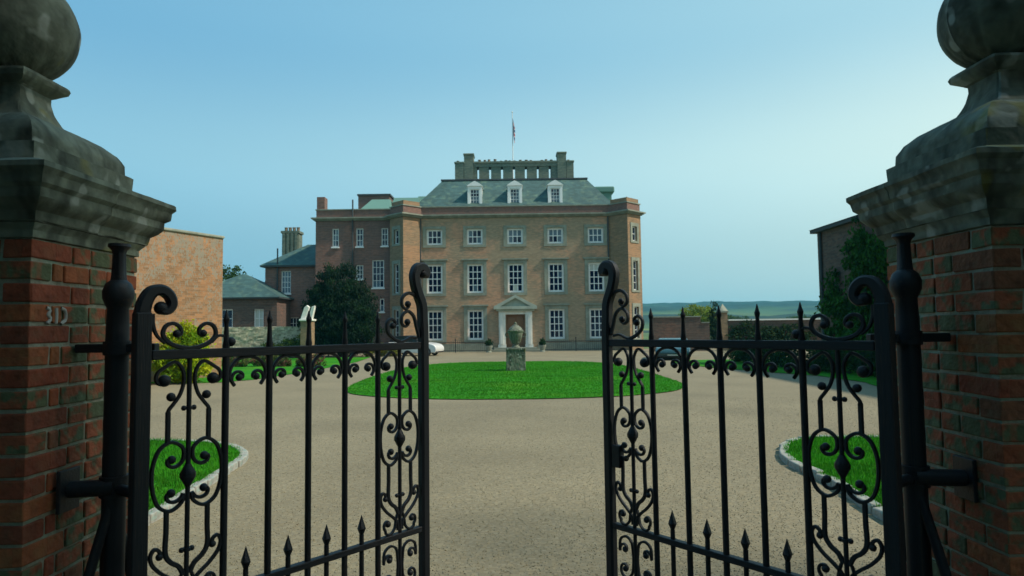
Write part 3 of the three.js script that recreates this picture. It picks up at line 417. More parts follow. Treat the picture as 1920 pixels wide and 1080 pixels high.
// ───────────────────────── planting ─────────────────────────
tree('yew_tree', 'large dark dome-shaped yew tree standing before the left wing', [-11.3, 0, -44], 4.6, .28, 7, 1.5, foliage(421, [[-.2, 4.2, 0, 1.75, 2.1, 1.8], [.2, 2.6, 0, 2.25, 2.2, 2.2], [-.5, 2.4, .3, 1.9, 2.1, 1.9], [1.1, 2.0, .4, 1.5, 1.8, 1.6], [.9, 3.4, 0, 1.2, 1.5, 1.3], [-1.2, 3.2, 0, 1.1, 1.6, 1.3]], 1000, 44, .19, [[.008, .032, .012], [.013, .045, .012], [.007, .026, .014]], { clump: .38, floor: .12, aspect: .42, droop: .3 }));
tree('golden_shrub', 'bright yellow-green shrub in front of the tall sunlit wall', [-11.15, 0, -22.7], 1.0, .05, 8, .6, foliage(431, [[0, 1.05, 0, .82, .95, .7], [-.25, .7, .1, .75, .7, .7], [.3, .75, .1, .65, .75, .6], [.05, 1.7, 0, .3, .45, .3]], 190, 40, .15, [[.36, .46, .008], [.28, .42, .008], [.44, .48, .012], [.16, .3, .008]], { clump: .22, floor: .03, aspect: .4 }));
const RB = rngOf(88);
const bed = [['rose_bush', -15.4, -42.8, .75, .95, 'green rambling rose bush at the foot of low stone wall'], ['rose_bush', -14.3, -42.6, .7, 1.2, 'leafy rose bush by the end of low stone wall'], ['rose_bush', -13.2, -42.4, .6, 1.7, 'tall yellowish bush beside the yew and stone ornament']];
bed.forEach(([n, x, z, r, h, l], i) => tree(n, l, [x, 0, z], h * .6, .03, 6, r * .5, foliage(440 + i, [[0, h * .5, 0, r, h * .5, r * .8], [.2, h * .75, 0, r * .5, h * .3, r * .5]], 70, 34, .14, [[.07, .12, .02], [.13, .15, .025], [.05, .1, .02]], { clump: .2, floor: .03 })));
for (let i = 0; i < 9; i++) { const x = -15.6 + i * .75 + RB() * .3, z = -32.6 - RB() * 1.6 + i * .1, r = .3 + .15 * RB(); top('bedding_plant', foliage(460 + i, [[x, r * .6, z, r, r * .7, r]], 30, 24, .11, [[.05, .1, .02], [.1, .12, .03], [.16, .08, .05]], { clump: .12, floor: .02 }), M.leaf, 'low bedding plant in the border on the left side lawn', 'plant', 'plants in the left border'); }
for (let i = 0; i < 3; i++) { const x = -9.3 + i * .8; top('bedding_plant', foliage(480 + i, [[x, .4, -43.2, .4, .42, .35]], 30, 26, .12, [[.2, .2, .03], [.12, .14, .02]], { clump: .14, floor: .02 }), M.leaf, 'low yellowish plant at the right foot of the yew', 'plant', 'yellow plants by the yew'); }
// hedge along the right side lawn
top('clipped_hedge', foliage(491, [[11.6, .45, -20.4, .5, .5, 2.0], [11.3, .45, -23.8, .5, .5, 2.1], [10.9, .42, -27.2, .5, .48, 2.0], [10.6, .42, -30.4, .5, .48, 1.9], [12.4, .5, -18.6, 1, .5, .5]], 520, 30, .11, [[.02, .06, .02], [.03, .08, .02], [.025, .055, .025]], { clump: .2, floor: .02, fill: 1 }), M.leaf, 'low dark clipped hedge along the side lawn by the brick building', 'hedge');
tree('conical_evergreen', 'dark pointed evergreen behind the slim pinkish gate pier', [15.3, 0, -50.5], 2.6, .1, 5, .3, foliage(501, [[0, 1.1, 0, .75, 1.1, .75], [0, 2.1, 0, .5, .9, .5], [0, 3.0, 0, .24, .6, .24]], 170, 30, .13, [[.018, .05, .025], [.024, .06, .025]], { clump: .18, floor: .1, fill: 1 }));
tree('field_tree', 'yellow-green tree beyond the stepped-down garden wall', [25.5, 0, -92], 2.6, .14, 6, 1.2, foliage(511, [[0, 2.6, 0, 2.4, 1.9, 2], [1.3, 2.2, 0, 1.7, 1.5, 1.6]], 160, 40, .3, [[.17, .24, .02], [.22, .27, .03]], { clump: .5 }));
tree('field_tree', 'green tree on the field beyond the ivy wall', [44, 0, -140], 2.6, .16, 6, 1.4, foliage(521, [[0, 2.4, 0, 3.6, 1.7, 2.6], [3.5, 2.1, 0, 2.8, 1.4, 2.2]], 200, 40, .34, [[.05, .1, .03], [.07, .13, .03]], { clump: .55 }));
tree('field_tree', 'broad green tree farthest along the field beyond the garden walls', [66, 0, -150], 2.6, .16, 6, 1.4, foliage(523, [[0, 2.1, 0, 4.4, 1.5, 2.6], [-4, 1.9, 0, 3.2, 1.3, 2.2]], 220, 40, .34, [[.06, .12, .03], [.05, .1, .03]], { clump: .55 }));
for (let i = 0; i < 9; i++) { const x = 20 + i * 6.2 + RB() * 3, z = -(78 + RB() * 34); top('field_bush', foliage(590 + i, [[x, .7, z, 1.6 + RB() * 1.6, .8 + RB() * .8, 1.2]], 60, 30, .26, [[.09, .17, .02], [.14, .2, .03], [.06, .13, .02]], { clump: .4, floor: .02 }), M.leaf, 'low green bush on the field beyond the garden walls', 'bush', 'bushes on the field'); }
tree('distant_tree', 'green tree top rising behind the pyramidal slate roof', [-28.2, 0, -66], 5, .3, 6, 1.6, foliage(531, [[0, 6.0, 0, 2.6, 2.1, 2.4], [-2, 5.4, 0, 2.2, 2, 2.2]], 200, 40, .3, [[.03, .075, .02], [.045, .1, .02]], { clump: .5 }));
// tall trees of the approach, beside and behind the viewer: they shade the gate and its piers
const approach = [[19.5, 0, 7.9, 2.14], [7.8, 0, 10.5, 1.1], [6.4, 0, 16, 1.05], [7.4, 0, 22, 1.1], [-6.9, 0, 1.2, 1.1], [-7.4, 0, 6.6, 1.1], [-6.4, 0, 12.5, 1.1], [-7.2, 0, 18.5, 1.05], [-13, 0, 9, 1.1], [0, 0, 27, 1.1], [8, 0, 28, 1], [-8, 0, 25, 1.05], [16, 0, 24, 1.1], [-16, 0, 22, 1.1], [1.2, 0, 15, 1.15]];
const bigCrown = foliage(541, [[0, 9.2, 0, 4.4, 4.2, 3.3], [.6, 12, 0, 3.0, 2.6, 2.6], [-1.6, 7.4, .8, 3, 2.4, 2.4], [1.6, 6.6, -.6, 2.8, 2.6, 2.4], [0, 4.6, 0, 2.4, 2.2, 2.2]], 900, 26, .45, [[.03, .075, .02], [.04, .09, .022], [.025, .06, .02]], { clump: .85, fill: 1 }), bigTrunk = trunkGeo(543, 11, .38, 9, 2.4);
for (const [x, y, z, s] of approach) { const t = thing('avenue_tree', 'tall leafy tree of the approach outside the gates', 'tree', [x, y, z], x * 2.3, 'trees of the approach'); t.scale.setScalar(s); part('trunk', bigTrunk, M.bark, t); part('crown', bigCrown, M.leaf, t); }

for (const s of [-1, 1]) top('lane_hedge', foliage(570 + s, [0, 1, 2, 3].map(k => [s * 4.6, 1.6, 3.2 + k * 2.6, .8, 1.7, 1.6]), 420, 26, .26, [[.02, .05, .018], [.028, .065, .02]], { clump: .45, floor: .02, fill: 1 }), M.leaf, 'tall dark hedge beside the lane outside the gates', 'hedge', 'hedges of the lane');

// ───────────────────────── urn on the lawn, ornaments, railings, cars ─────────────────────────
{
  const u = thing('stone_urn', 'weathered lidded stone urn on a square pedestal in the oval lawn', 'urn', [.12, 0, -27]);
  const ped = (x0, x1, y0, y1) => new RoundedBoxGeometry(x1 - x0, y1 - y0, x1 - x0, 4, .025).translate(0, (y0 + y1) / 2, 0);
  part('pedestal', boxUV(rough(merge([ped(-.385, .385, 0, .86), ped(-.4, .4, .84, .93)]), .012, 6, 3), 2), M.pierStone, u);
  part('urn_body', rough(lathe([[.01, .92], [.17, .92], [.17, .97], [.13, 1.0], [.125, 1.05], [.17, 1.12], [.225, 1.25], [.275, 1.42], [.3, 1.55], [.325, 1.57], [.33, 1.62], [.3, 1.64], [.01, 1.64]], 28), .008, 7, 4), M.pierStone, u);
  part('lid', rough(lathe([[.29, 1.635], [.26, 1.7], [.18, 1.78], [.1, 1.84], [.05, 1.87], [.055, 1.91], [.04, 1.95], [.005, 1.97]], 24), .006, 7, 6), M.pierStone, u);
  for (const s of [-1, 1]) { const g = new THREE.TorusGeometry(.09, .022, 6, 12, Math.PI * 1.2); g.rotateZ(s > 0 ? -Math.PI / 2 - .3 : Math.PI / 2 - .3); g.translate(s * .32, 1.45, 0); part('handle', g, M.pierStone, u); }
}
{
  const o = thing('stone_ornament', 'pale weathered stone ornament of two leaning scrolls on a brick pillar by the yew', 'ornament', [-12.3, 0, -40]);
  part('pillar', boxUV(box(-.3, .35, 0, 2.3, -.32, .32), 8), M.turret, o); part('slab', rbox(-.38, .43, 2.302, 2.42, -.4, .4, .03), M.whiteStone, o);
  const scr = (pts, w) => { const s = new THREE.Shape(pts.map(p => new THREE.Vector2(...p))); const g = new THREE.ExtrudeGeometry(s, { depth: w, bevelEnabled: true, bevelSize: .03, bevelThickness: .03, bevelSegments: 2, steps: 2 }); g.translate(0, 0, -w / 2); return rough(bare(g), .03, 5, 3); };
  part('scroll', scr([[-.36, 2.44], [-.1, 2.44], [.02, 2.85], [.1, 3.12], [0, 3.22], [-.14, 3.1]], .22), M.whiteStone, o); part('scroll', scr([[.05, 2.44], [.3, 2.44], [.42, 3.0], [.46, 3.2], [.32, 3.14], [.2, 2.8]], .22), M.whiteStone, o);
}
for (const [x0, x1, l] of [[-6.6, -1.75, 'low black iron railing along the house front between white car and door'], [2.2, 7.0, 'low black iron railing along the house front between door and right turret']]) {
  const r = thing('iron_railing', l, 'railing', [0, 0, -48.7]);
  for (const y of [.12, .72]) part('rail', box(x0, x1, y, y + .04, -.02, .02), M.iron, r);
  const g = cyl(.012, .008, .04, .86, 0, 0, 5), n = Math.round((x1 - x0) / .15), all = []; for (let i = 1; i < n; i++) { const c = g.clone(); c.translate(lerp(x0, x1, i / n), 0, 0); all.push(c); } part('baluster', merge(all), M.iron, r).userData.kind = 'stuff';
  for (const x of [x0, (x0 + x1) / 2, x1]) part('post', merge([box(x - .03, x + .03, 0, .95, -.03, .03), bare(new THREE.SphereGeometry(.05, 8, 6).translate(x, .99, 0))]), M.iron, r);
}
for (const [x, l] of [[-1.72, 'small stone planter with a clipped bush left of the front door, by the white car'], [2.15, 'small stone planter with a clipped bush at the front door, away from the white car']]) {
  const t = thing('planter', l, 'planter', [x, 0, -48.35]); part('pot', lathe([[.01, 0], [.2, 0], [.2, .05], [.15, .09], [.22, .3], [.27, .42], [.27, .48], [.2, .48], [.01, .44]], 18), M.stoneTrim, t); part('bush', foliage(560 + x, [[0, .66, 0, .2, .24, .2]], 50, 24, .09, [[.02, .06, .02], [.03, .075, .02]], { clump: .1, fill: 1 }), M.leaf, t);
}
function car(name, label, pos, turn, paint, o = {}) {      // length along x, nose towards +x
  const c = thing(name, label, 'car', pos, turn), body = new THREE.MeshPhysicalMaterial({ color: rgb(...paint), roughness: .4, clearcoat: .6, clearcoatRoughness: .1 }), W = .86;
  const prof = new THREE.Shape(); prof.moveTo(-2.0, .3); prof.lineTo(-1.72, .26); prof.absarc(-1.28, .32, .38, Math.PI, 0, true); prof.lineTo(.92, .26); prof.absarc(1.32, .32, .38, Math.PI, 0, true); prof.lineTo(1.95, .3); prof.quadraticCurveTo(2.08, .45, 2.02, .62); prof.quadraticCurveTo(1.95, .82, 1.5, .9); prof.lineTo(.85, .98); prof.lineTo(-1.9, 1.0); prof.quadraticCurveTo(-2.1, .85, -2.05, .5); prof.lineTo(-2.0, .3);
  const g = new THREE.ExtrudeGeometry(prof, { depth: 2 * W - .16, bevelEnabled: true, bevelSize: .07, bevelThickness: .08, bevelSegments: 3, curveSegments: 12 }); g.translate(0, 0, -W + .08); part('body', bare(g), body, c);
  const cab = new THREE.Shape(); cab.moveTo(-1.92, .98); cab.quadraticCurveTo(-1.85, 1.35, -1.55, 1.5); cab.quadraticCurveTo(-.6, 1.6, .0, 1.5); cab.lineTo(.92, .96); cab.lineTo(-1.92, .96);
  const cg = new THREE.ExtrudeGeometry(cab, { depth: 1.3, bevelEnabled: true, bevelSize: .04, bevelThickness: .09, bevelSegments: 3 }); cg.translate(0, 0, -.65); part('cabin', bare(cg), o.roof ? mat(o.roof, .7) : body, c);
  const glass = new THREE.MeshPhysicalMaterial({ color: rgb(...(o.glass ?? [.02, .03, .035])), roughness: .05 });
  for (const s of [-1, 1]) for (const [a, b] of [[[-1.7, 1.04, -1.5, 1.42, -.62, 1.47, -.62, 1.04]], [[-.54, 1.04, -.54, 1.47, -.02, 1.42, .62, 1.04]]].map(q => [q[0], 0])) { const sh = new THREE.Shape([[a[0], a[1]], [a[6], a[7]], [a[4], a[5]], [a[2], a[3]]].map(p => new THREE.Vector2(...p))), wg = bare(new THREE.ExtrudeGeometry(sh, { depth: .02, bevelEnabled: false })); wg.translate(0, 0, s > 0 ? .735 : -.755); part('side_window', wg, glass, c); }
  const ws = new THREE.BoxGeometry(.9, .02, 1.24); ws.rotateZ(-Math.atan2(.54, .92)); ws.translate(.50, 1.265, 0); part('windscreen', bare(ws), glass, c);
  const tyre = new THREE.TorusGeometry(.25, .085, 10, 24), rim = new THREE.CylinderGeometry(.2, .2, .13, 14).rotateX(Math.PI / 2), hub = lathe([[.005, .08], [.05, .075], [.06, .02]], 10).rotateX(Math.PI / 2), rub = mat([.015, .015, .016], .9), alloy = mat([.35, .36, .38], .35, { metalness: .8 });
  for (const x of [-1.28, 1.32]) for (const s of [-1, 1]) { const w = part('wheel', tyre, rub, c); w.position.set(x, .32, s * .76); part('rim', rim, alloy, w); part('hub', hub, alloy, w).rotation.y = s > 0 ? 0 : Math.PI; }
  for (const s of [-1, 1]) { part('headlight', rbox(1.8, 2.035, .62, .76, s * .62 - .16, s * .62 + .16, .04), mat([.7, .72, .75], .1), c); part('tail_light', rbox(-2.1, -1.95, .75, .95, s * .68 - .1, s * .68 + .1, .03), mat([.25, .01, .01], .25), c); part('mirror', rbox(.55, .7, .98, 1.1, s * .92 - .1, s * .92 + .1, .04), body, c); }
  part('grille', rbox(1.98, 2.075, .5, .62, -.42, .42, .02), mat([.012, .012, .014], .5), c); part('number_plate', rbox(2.06, 2.1, .36, .47, -.26, .26, .01), mat([.7, .7, .66], .4), c); part('bumper', rbox(1.85, 2.09, .24, .36, -.8, .8, .05), mat([.03, .03, .032], .6), c);
  return c;
}
car('white_car', 'white car with a dark roof parked before the house, bonnet towards the door', [-6.42, 0, -44.2], rad(-14), [.72, .73, .73], { roof: [.02, .022, .025] }).scale.set(.82, .84, .9);
const blueCar = car('blue_car', 'dark teal blue car parked by the garden wall facing the gates', [8.5, 0, -35.5], rad(-104), [.01, .06, .075], { glass: [.015, .09, .1] }); blueCar.scale.y = .68;

// ───────────────────────── gate piers ─────────────────────────
const HW = .342, COURSE = .079;
function squareProfile(pts, sub = 14, amp = .003, seed = 1) {  // moulding on a square plan: [half width, height]
  const P = []; for (let i = 0; i < pts.length - 1; i++) { const [a, b] = [pts[i], pts[i + 1]], n = Math.max(1, Math.ceil(Math.hypot(a[0] - b[0], a[1] - b[1]) / .025)); for (let k = 0; k < n; k++) P.push([lerp(a[0], b[0], k / n), lerp(a[1], b[1], k / n)]); } P.push(pts[pts.length - 1]);
  const pos = [], uvs = [], len = [0]; for (let i = 1; i < P.length; i++) len.push(len[i - 1] + Math.hypot(P[i][0] - P[i - 1][0], P[i][1] - P[i - 1][1])); const at = (s, i, u) => { const [w, y] = P[i]; let x = w * u, z = w; for (let k = 0; k < s; k++) [x, z] = [z, -x]; const e = Math.abs(u) > .999 ? 2.2 : 1, q = 1 + (amp * e * n3(x * 9, y * 9, z * 9, seed) - (e > 1 ? amp * 1.2 : 0)) / Math.max(.08, w); return [x * q, y + amp * .5 * n3(z * 8, x * 8, y * 8, seed + 4), z * q]; };
  for (let s = 0; s < 4; s++) for (let i = 0; i < P.length - 1; i++) for (let k = 0; k < sub; k++) { const u0 = k / sub * 2 - 1, u1 = (k + 1) / sub * 2 - 1, A = at(s, i, u0), B = at(s, i, u1), C = at(s, i + 1, u1), D = at(s, i + 1, u0); pos.push(...A, ...B, ...C, ...A, ...C, ...D); const U = (ii, u) => [(P[ii][0] * u + s * .83 + seed * .37) / 2, (P[ii][1] * .5 + len[ii] * .6 + seed * .21) / 2], a = U(i, u0), b = U(i, u1), c = U(i + 1, u1), d = U(i + 1, u0); uvs.push(...a, ...b, ...c, ...a, ...c, ...d); }
  let g = new THREE.BufferGeometry(); g.setAttribute('position', new THREE.Float32BufferAttribute(pos, 3)); g.setAttribute('uv', new THREE.Float32BufferAttribute(uvs, 2)); return bare(toCreasedNormals(g, .6));
}
const brickGeo = {}; for (const [k, l] of [['stretcher', .222], ['header', .107], ['closer', .211], ['bat', .1495], ['queen', .05]]) brickGeo[k] = [0, 1, 2, 3, 4].map(v => { const g = bare(new RoundedBoxGeometry(l, .0672, .107, 2, .006)); rough(g, .005, 22, 60 + v * 3 + l * 10); return boxUV(g, .5, v * .13 + l, v * .29); });
function pier(name, label, X, Z, seed, mirrored) {
  const p = thing(name, label, 'gate pier', [X, 0, Z]), R = rngOf(seed), N = 26, H = N * COURSE;
  part('mortar_core', boxUV(box(-HW + .008, HW - .008, 0, H, -HW + .008, HW - .008), .5), M.mortar, p);
  const low = [];
  for (let c = 0; c < N; c++) {
    const y = c * COURSE + .0395, flip = c % 2 ? 1 : -1;
    for (let s = 0; s < 4; s++) {
      let run = -HW; const seq = flip > 0 ? [['stretcher', .222], ['header', .107], ['closer', .211]] : [['stretcher', .222], ['header', .107], ['bat', .1495], ['queen', .05]];
      seq.forEach(([kind, l], k) => {
        const cu = run + l / 2; run += l + .0115;
        const g = brickGeo[kind][Math.floor(R() * 5)], a = s * Math.PI / 2, lx = cu * flip, lz = HW - .0535 + (R() - .5) * .004;
        const m4 = new THREE.Matrix4().makeRotationY(a).multiply(new THREE.Matrix4().makeTranslation(lx, y + (R() - .5) * .004, lz)).multiply(new THREE.Matrix4().makeRotationFromEuler(new THREE.Euler((R() - .5) * .02, (R() - .5) * .02, (R() - .5) * .02)));
        const innerFace = (s === 1) !== mirrored ? s === 1 : s === 3, damp = Math.abs(lx - .04) < .13 && R() < .8;
        let t = R() < .86 ? Math.floor(R() * 6) : 6; if (damp || (!innerFace && R() < .5)) t = 6;
        if (c < 8) { const q = g.clone(); q.applyMatrix4(m4); low.push(q); } else { const b = part('brick', g, brickTones[t], p); m4.decompose(b.position, b.quaternion, b.scale); }
      });
    }
  }
  const lo = part('lower_brickwork', merge(low), brickTones[3], p); lo.userData.kind = 'stuff';
  part('necking', squareProfile([[HW - .01, H + .001], [HW + .008, H + .004], [HW + .01, H + .03], [HW + .03, H + .056]], 16, .003, seed), M.pierStone, p);
  part('cornice', squareProfile([[HW + .032, 2.112], [.376, 2.118], [.384, 2.15], [.41, 2.17], [.428, 2.192], [.43, 2.225], [.446, 2.24], [.452, 2.275], [.468, 2.292], [.466, 2.312], [.33, 2.356]], 22, .005, seed + 3), M.pierStone, p);
  part('block', squareProfile([[.332, 2.35], [.332, 2.42], [.306, 2.424]], 16, .004, seed + 5), M.pierStone, p);
  part('ogee_cap', squareProfile([[.306, 2.42], [.302, 2.474], [.278, 2.514], [.238, 2.548], [.19, 2.573], [.146, 2.584], [.142, 2.588], [.124, 2.609], [.105, 2.656], [.096, 2.694], [.097, 2.722], [.107, 2.728]], 18, .004, seed + 7), M.pierStone, p);
  part('necking_slab', squareProfile([[.107, 2.727], [.14, 2.752], [.146, 2.77], [.142, 2.782], [.02, 2.79]], 10, .003, seed + 9), M.pierStone, p);
  const bg = rough(new THREE.SphereGeometry(.23, 48, 32), .005, 7, seed + 11); { const q = bg.attributes.uv; for (let i = 0; i < q.count; i++) q.setXY(i, q.getX(i) * .72 + seed * .2, q.getY(i) * .36); }
  const ball = part('ball', bare(bg), M.pierStone, p); ball.position.y = 3.0;
  return p;
}
const leftPier = pier('gate_pier', 'brick gate pier with mossy stone cap and ball beside the sunlit wall', -2.093, -2.762, 11, false);
pier('gate_pier', 'brick gate pier with stone cap and ball beside the climber-covered building', 2.093, -2.762, 23, true);
{ // white paint daubs on two bricks of the left pier's inner face
  const daub = (pts) => { const c = new THREE.CatmullRomCurve3(pts.map(p => new THREE.Vector3(...p))); return bare(new THREE.TubeGeometry(c, 14, .007, 6)); }, y = 1.772, x = HW + .001, m = mat([.5, .5, .46], .9);
  const g = [[[x, y + .03, .262], [x, y + .02, .24], [x, y + .002, .25], [x, y - .012, .236], [x, y - .03, .252]], [[x, y + .03, .205], [x, y, .203], [x, y - .03, .205]], [[x, y + .03, .18], [x, y + .02, .155], [x, y - .015, .152], [x, y - .032, .178]]];
  for (const q of g) { const o = part('white_paint_mark', daub(q).translate(0, 0, 0), m, leftPier); o.scale.x = 1; }
}

// ───────────────────────── wrought iron gates ─────────────────────────
function sweep(pts, w, d, o = {}) {                       // flat bar bent in the gate's plane: [u, v], width in plane, depth across
  const c = new THREE.CatmullRomCurve3(pts.map(p => new THREE.Vector3(p[0], p[1], 0)), false, 'centripetal'), n = o.n ?? Math.max(8, pts.length * 3), pos = [], sec = [[-1, -.6], [-.6, -1], [.6, -1], [1, -.6], [1, .6], [.6, 1], [-.6, 1], [-1, .6]], ring = [];
  for (let i = 0; i <= n; i++) { const t = i / n, p = c.getPoint(t), g = c.getTangent(t), k = o.taper ? lerp(o.taper[0], o.taper[1], t) : 1; ring.push(sec.map(([a, b]) => [p.x - g.y * a * w * k / 2, p.y + g.x * a * w * k / 2, b * d / 2])); }
  for (let i = 0; i < n; i++) for (let s = 0; s < 8; s++) { const e = (s + 1) % 8; pos.push(...ring[i][s], ...ring[i][e], ...ring[i + 1][e], ...ring[i][s], ...ring[i + 1][e], ...ring[i + 1][s]); }
  for (const [r, f] of [[ring[0], 1], [ring[n], 0]]) for (let s = 1; s < 7; s++) pos.push(...(f ? [...r[0], ...r[s + 1], ...r[s]] : [...r[0], ...r[s], ...r[s + 1]]));
  let g = new THREE.BufferGeometry(); g.setAttribute('position', new THREE.Float32BufferAttribute(pos, 3)); return bare(toCreasedNormals(g, .7));
}
const spiral = (cx, cy, r0, r1, a0, a1, n = 10) => Array.from({ length: n }, (_, i) => { const t = i / (n - 1), r = lerp(r0, r1, t), a = rad(lerp(a0, a1, t)); return [cx + r * Math.cos(a), cy + r * Math.sin(a)]; });
const LEAF = 1.435, TOPV = 1.615, LOWV = .64;
function makeGate(name, label) {
  const g = thing(name, label, 'gate'), I = M.iron, boss = new THREE.SphereGeometry(.0175, 12, 9);
  const add = (n, pts, w = .013, d = .016, o = {}, balls = []) => { const m = part(n, sweep(pts, w, d, o), I, g); for (const [x, y, s] of balls) { const b = part('boss', boss, I, m); b.position.set(x, y, 0); b.scale.setScalar(s ?? 1); } return m; };
  // frame
  const st = part('hinge_stile', rbox(-.029, .029, .03, 1.78, -.027, .027, .006), I, g);
  part('scroll_top', sweep([[0, 1.76], [.001, 1.79], [.012, 1.83], [.035, 1.862], [.07, 1.868], [.1, 1.845], [.108, 1.81], [.09, 1.787], [.066, 1.79]], .046, .046, { taper: [1.25, .62], n: 30 }), I, st); { const b = part('boss', boss, I, st); b.position.set(.068, 1.798, 0); b.scale.setScalar(1.5); }
  const ls = part('lock_stile', sweep([[LEAF, .03], [LEAF, .6], [LEAF, 1.2], [LEAF, 1.66], [LEAF - .004, 1.748], [LEAF - .01, 1.834], [LEAF - .038, 1.9], [LEAF - .058, 1.96], [LEAF - .06, 2.0], [LEAF - .04, 2.034], [LEAF - .005, 2.04], [LEAF + .018, 2.018], [LEAF + .006, 1.996]], .054, .05, { n: 70 }), I, g); { const b = part('boss', boss, I, ls); b.position.set(LEAF - .004, 2.008, 0); b.scale.setScalar(1.6); }
  part('top_rail', rbox(.034, LEAF - .027, TOPV - .019, TOPV + .019, -.016, .016, .004), I, g);
  part('lower_rail', rbox(.034, LEAF - .027, LOWV - .015, LOWV + .015, -.018, .018, .004), I, g);
  part('bottom_rail', rbox(.034, LEAF - .027, .06, .1, -.018, .018, .004), I, g);
  // plain bars with slender finials
  const bars = [.33, .528, .726, .926, 1.126], barG = merge([cyl(.0145, .0145, .07, TOPV + .03, 0, 0, 10)]), finG = lathe([[.0145, 0], [.0155, .01], [.012, .03], [.0085, .1], [.012, .112], [.013, .122], [.008, .135], [.002, .16]], 10);
  for (const u of bars) { const b = part('bar', barG, I, g); b.position.x = u; b.rotation.z = (h2(u * 1000, 3, 1) - .5) * .004; b.rotation.y = h2(u * 999, 5, 2) * 6; const f = part('finial', finG, I, b); f.position.y = TOPV + .02; }
  // dog bars with spear heads between them
  const dogG = cyl(.0125, .0115, .07, .7, 0, 0, 8), spearG = bare(new THREE.CylinderGeometry(.001, .021, .065, 4).translate(0, .052, 0)), spearB = bare(new THREE.CylinderGeometry(.021, .009, .03, 4).translate(0, .004, 0)), sp = merge([spearG, spearB]);
  for (let i = 0; i < 4; i++) { const b = part('dog_bar', dogG, I, g); b.position.x = (bars[i] + bars[i + 1]) / 2; const s = part('spear_head', sp, I, b); s.position.y = .71; s.rotation.y = Math.PI / 4; }
  // arched scroll pairs under the top rail
  for (let i = 0; i < 4; i++) {
    const c = (bars[i] + bars[i + 1]) / 2, h = (bars[i + 1] - bars[i]) / 2 - .016, half = [...spiral(h - .045, 1.508, .012, .04, 200, -60, 9), [h - .004, 1.507], [h - .004, 1.54], [h - .026, 1.575], [h - .06, 1.592]];
    const L = half.map(([x, y]) => [c - x, y]), Rr = half.map(([x, y]) => [c + x, y]).reverse(); add('arch_scroll', [...L, ...Rr], .013, .016, { n: 70 }, [[c - h + .045, 1.508, .9], [c + h - .045, 1.508, .9]]);
  }
  // the two scrollwork panels
  for (const [c, mid] of [[.182, 0], [1.268, 1]]) {
    const k = mid ? .92 : 1, hw = mid ? .128 : .142;
    const cb = part('centre_bar', cyl(.010, .010, .07, TOPV, c, 0, 8), I, g);
    part('knop', lathe([[.01, -.045], [.018, -.03], [.03, -.008], [.03, .008], [.018, .03], [.01, .045]], 10).translate(c, 1.135, 0), I, cb);
    for (const v of [1.40, .845]) part('collar', merge([cyl(.017, .017, v - .006, v + .006, c, 0, 10), bare(new THREE.SphereGeometry(.011, 8, 6).translate(c - .02, v, 0)), bare(new THREE.SphereGeometry(.011, 8, 6).translate(c + .02, v, 0))]), I, cb);
    for (const s of [-1, 1]) {
      const q = P => P.map(([x, y]) => [c + s * x * k, y]), B = (x, y, z) => [c + s * x * k, y, z];
      add('top_scroll', q([...spiral(.096, 1.513, .012, .047, -80, 80, 8), [.055, 1.585], [.026, 1.55], [.022, 1.505], [.036, 1.455], [.06, 1.42], [.079, 1.395], [.08, 1.38]]), .013, .016, { n: 60 }, [B(.096, 1.513, 1.35), B(.07, 1.448, 1)]);
      add('upper_strut', q([[.08, 1.39], [.08, 1.33], [.08, 1.268]]), .018, .016);
      add('kidney_scroll', q([...spiral(.066, 1.205, .01, .05, 0, -190, 10), [.022, 1.245], [.066, 1.272], [.108, 1.25], [.132, 1.195], [.137, 1.14], [.13, 1.08], [.108, 1.028], [.066, 1.006], [.022, 1.033], ...spiral(.066, 1.072, .05, .01, -170, -360 + 360, 10)].map((p, i, a) => p)), .014, .017, { n: 120 }, [B(.064, 1.203, .95), B(.064, 1.074, .95)]);
      add('lower_strut', q([[.08, 1.008], [.08, .93], [.08, .84], [.062, .81], [.03, .785], [.012, .75]]), .018, .016, { n: 24 });
      add('hooked_scroll', q([[.1, .835], [.104, .862], [.122, .872], [.136, .852], [.13, .818], [.095, .775], [.05, .74], [.02, .71], [.014, .67]]), .014, .016, { n: 40 }, [B(.103, .84, .8)]);
      add('rail_scroll', q([...spiral(.085, .712, .008, .036, 120, -60, 8), [.1, .668], [.07, .658], [.04, .68], [.03, .72], [.02, .75]].map(([x, y]) => [x, y])), .012, .016, { n: 50 }, [B(.085, .712, .9)]);
      add('foot_scroll', q([...spiral(.075, .53, .008, .042, 180, -20, 8), [.11, .575], [.07, .598], [.03, .58], [.018, .53], [.016, .47], [.03, .41], [.07, .385], ...spiral(.075, .43, .042, .008, -60, 190, 8)]), .012, .016, { n: 80 }, [B(.075, .53, .9), B(.075, .43, .9)]);
      add('foot_strut', q([[.06, .39], [.08, .34], [.08, .2], [.08, .1]]), .016, .016);
    }
  }
  // crest of the hinge panel and of the lock panel
  for (const s of [-1, 1]) add('crest_scroll', [[0, 1.637], [.045, 1.645], [.085, 1.665], [.105, 1.695], [.094, 1.728], [.066, 1.738], [.04, 1.722], [.036, 1.698], [.05, 1.687]].map(([x, y]) => [.182 + s * x, y]), .014, .016, { n: 40, taper: [1.3, .9] }, [[.182 + s * .052, 1.697, .9]]);
  add('tendril', [[.085, 1.66], [.055, 1.69], [.04, 1.73], [.036, 1.775]], .014, .016, { taper: [.7, 1.2] }); add('tendril', [[.27, 1.66], [.295, 1.685], [.32, 1.685], [.345, 1.668]], .012, .016, {}, [[.352, 1.66, 1.15]]);
  const L = LEAF;
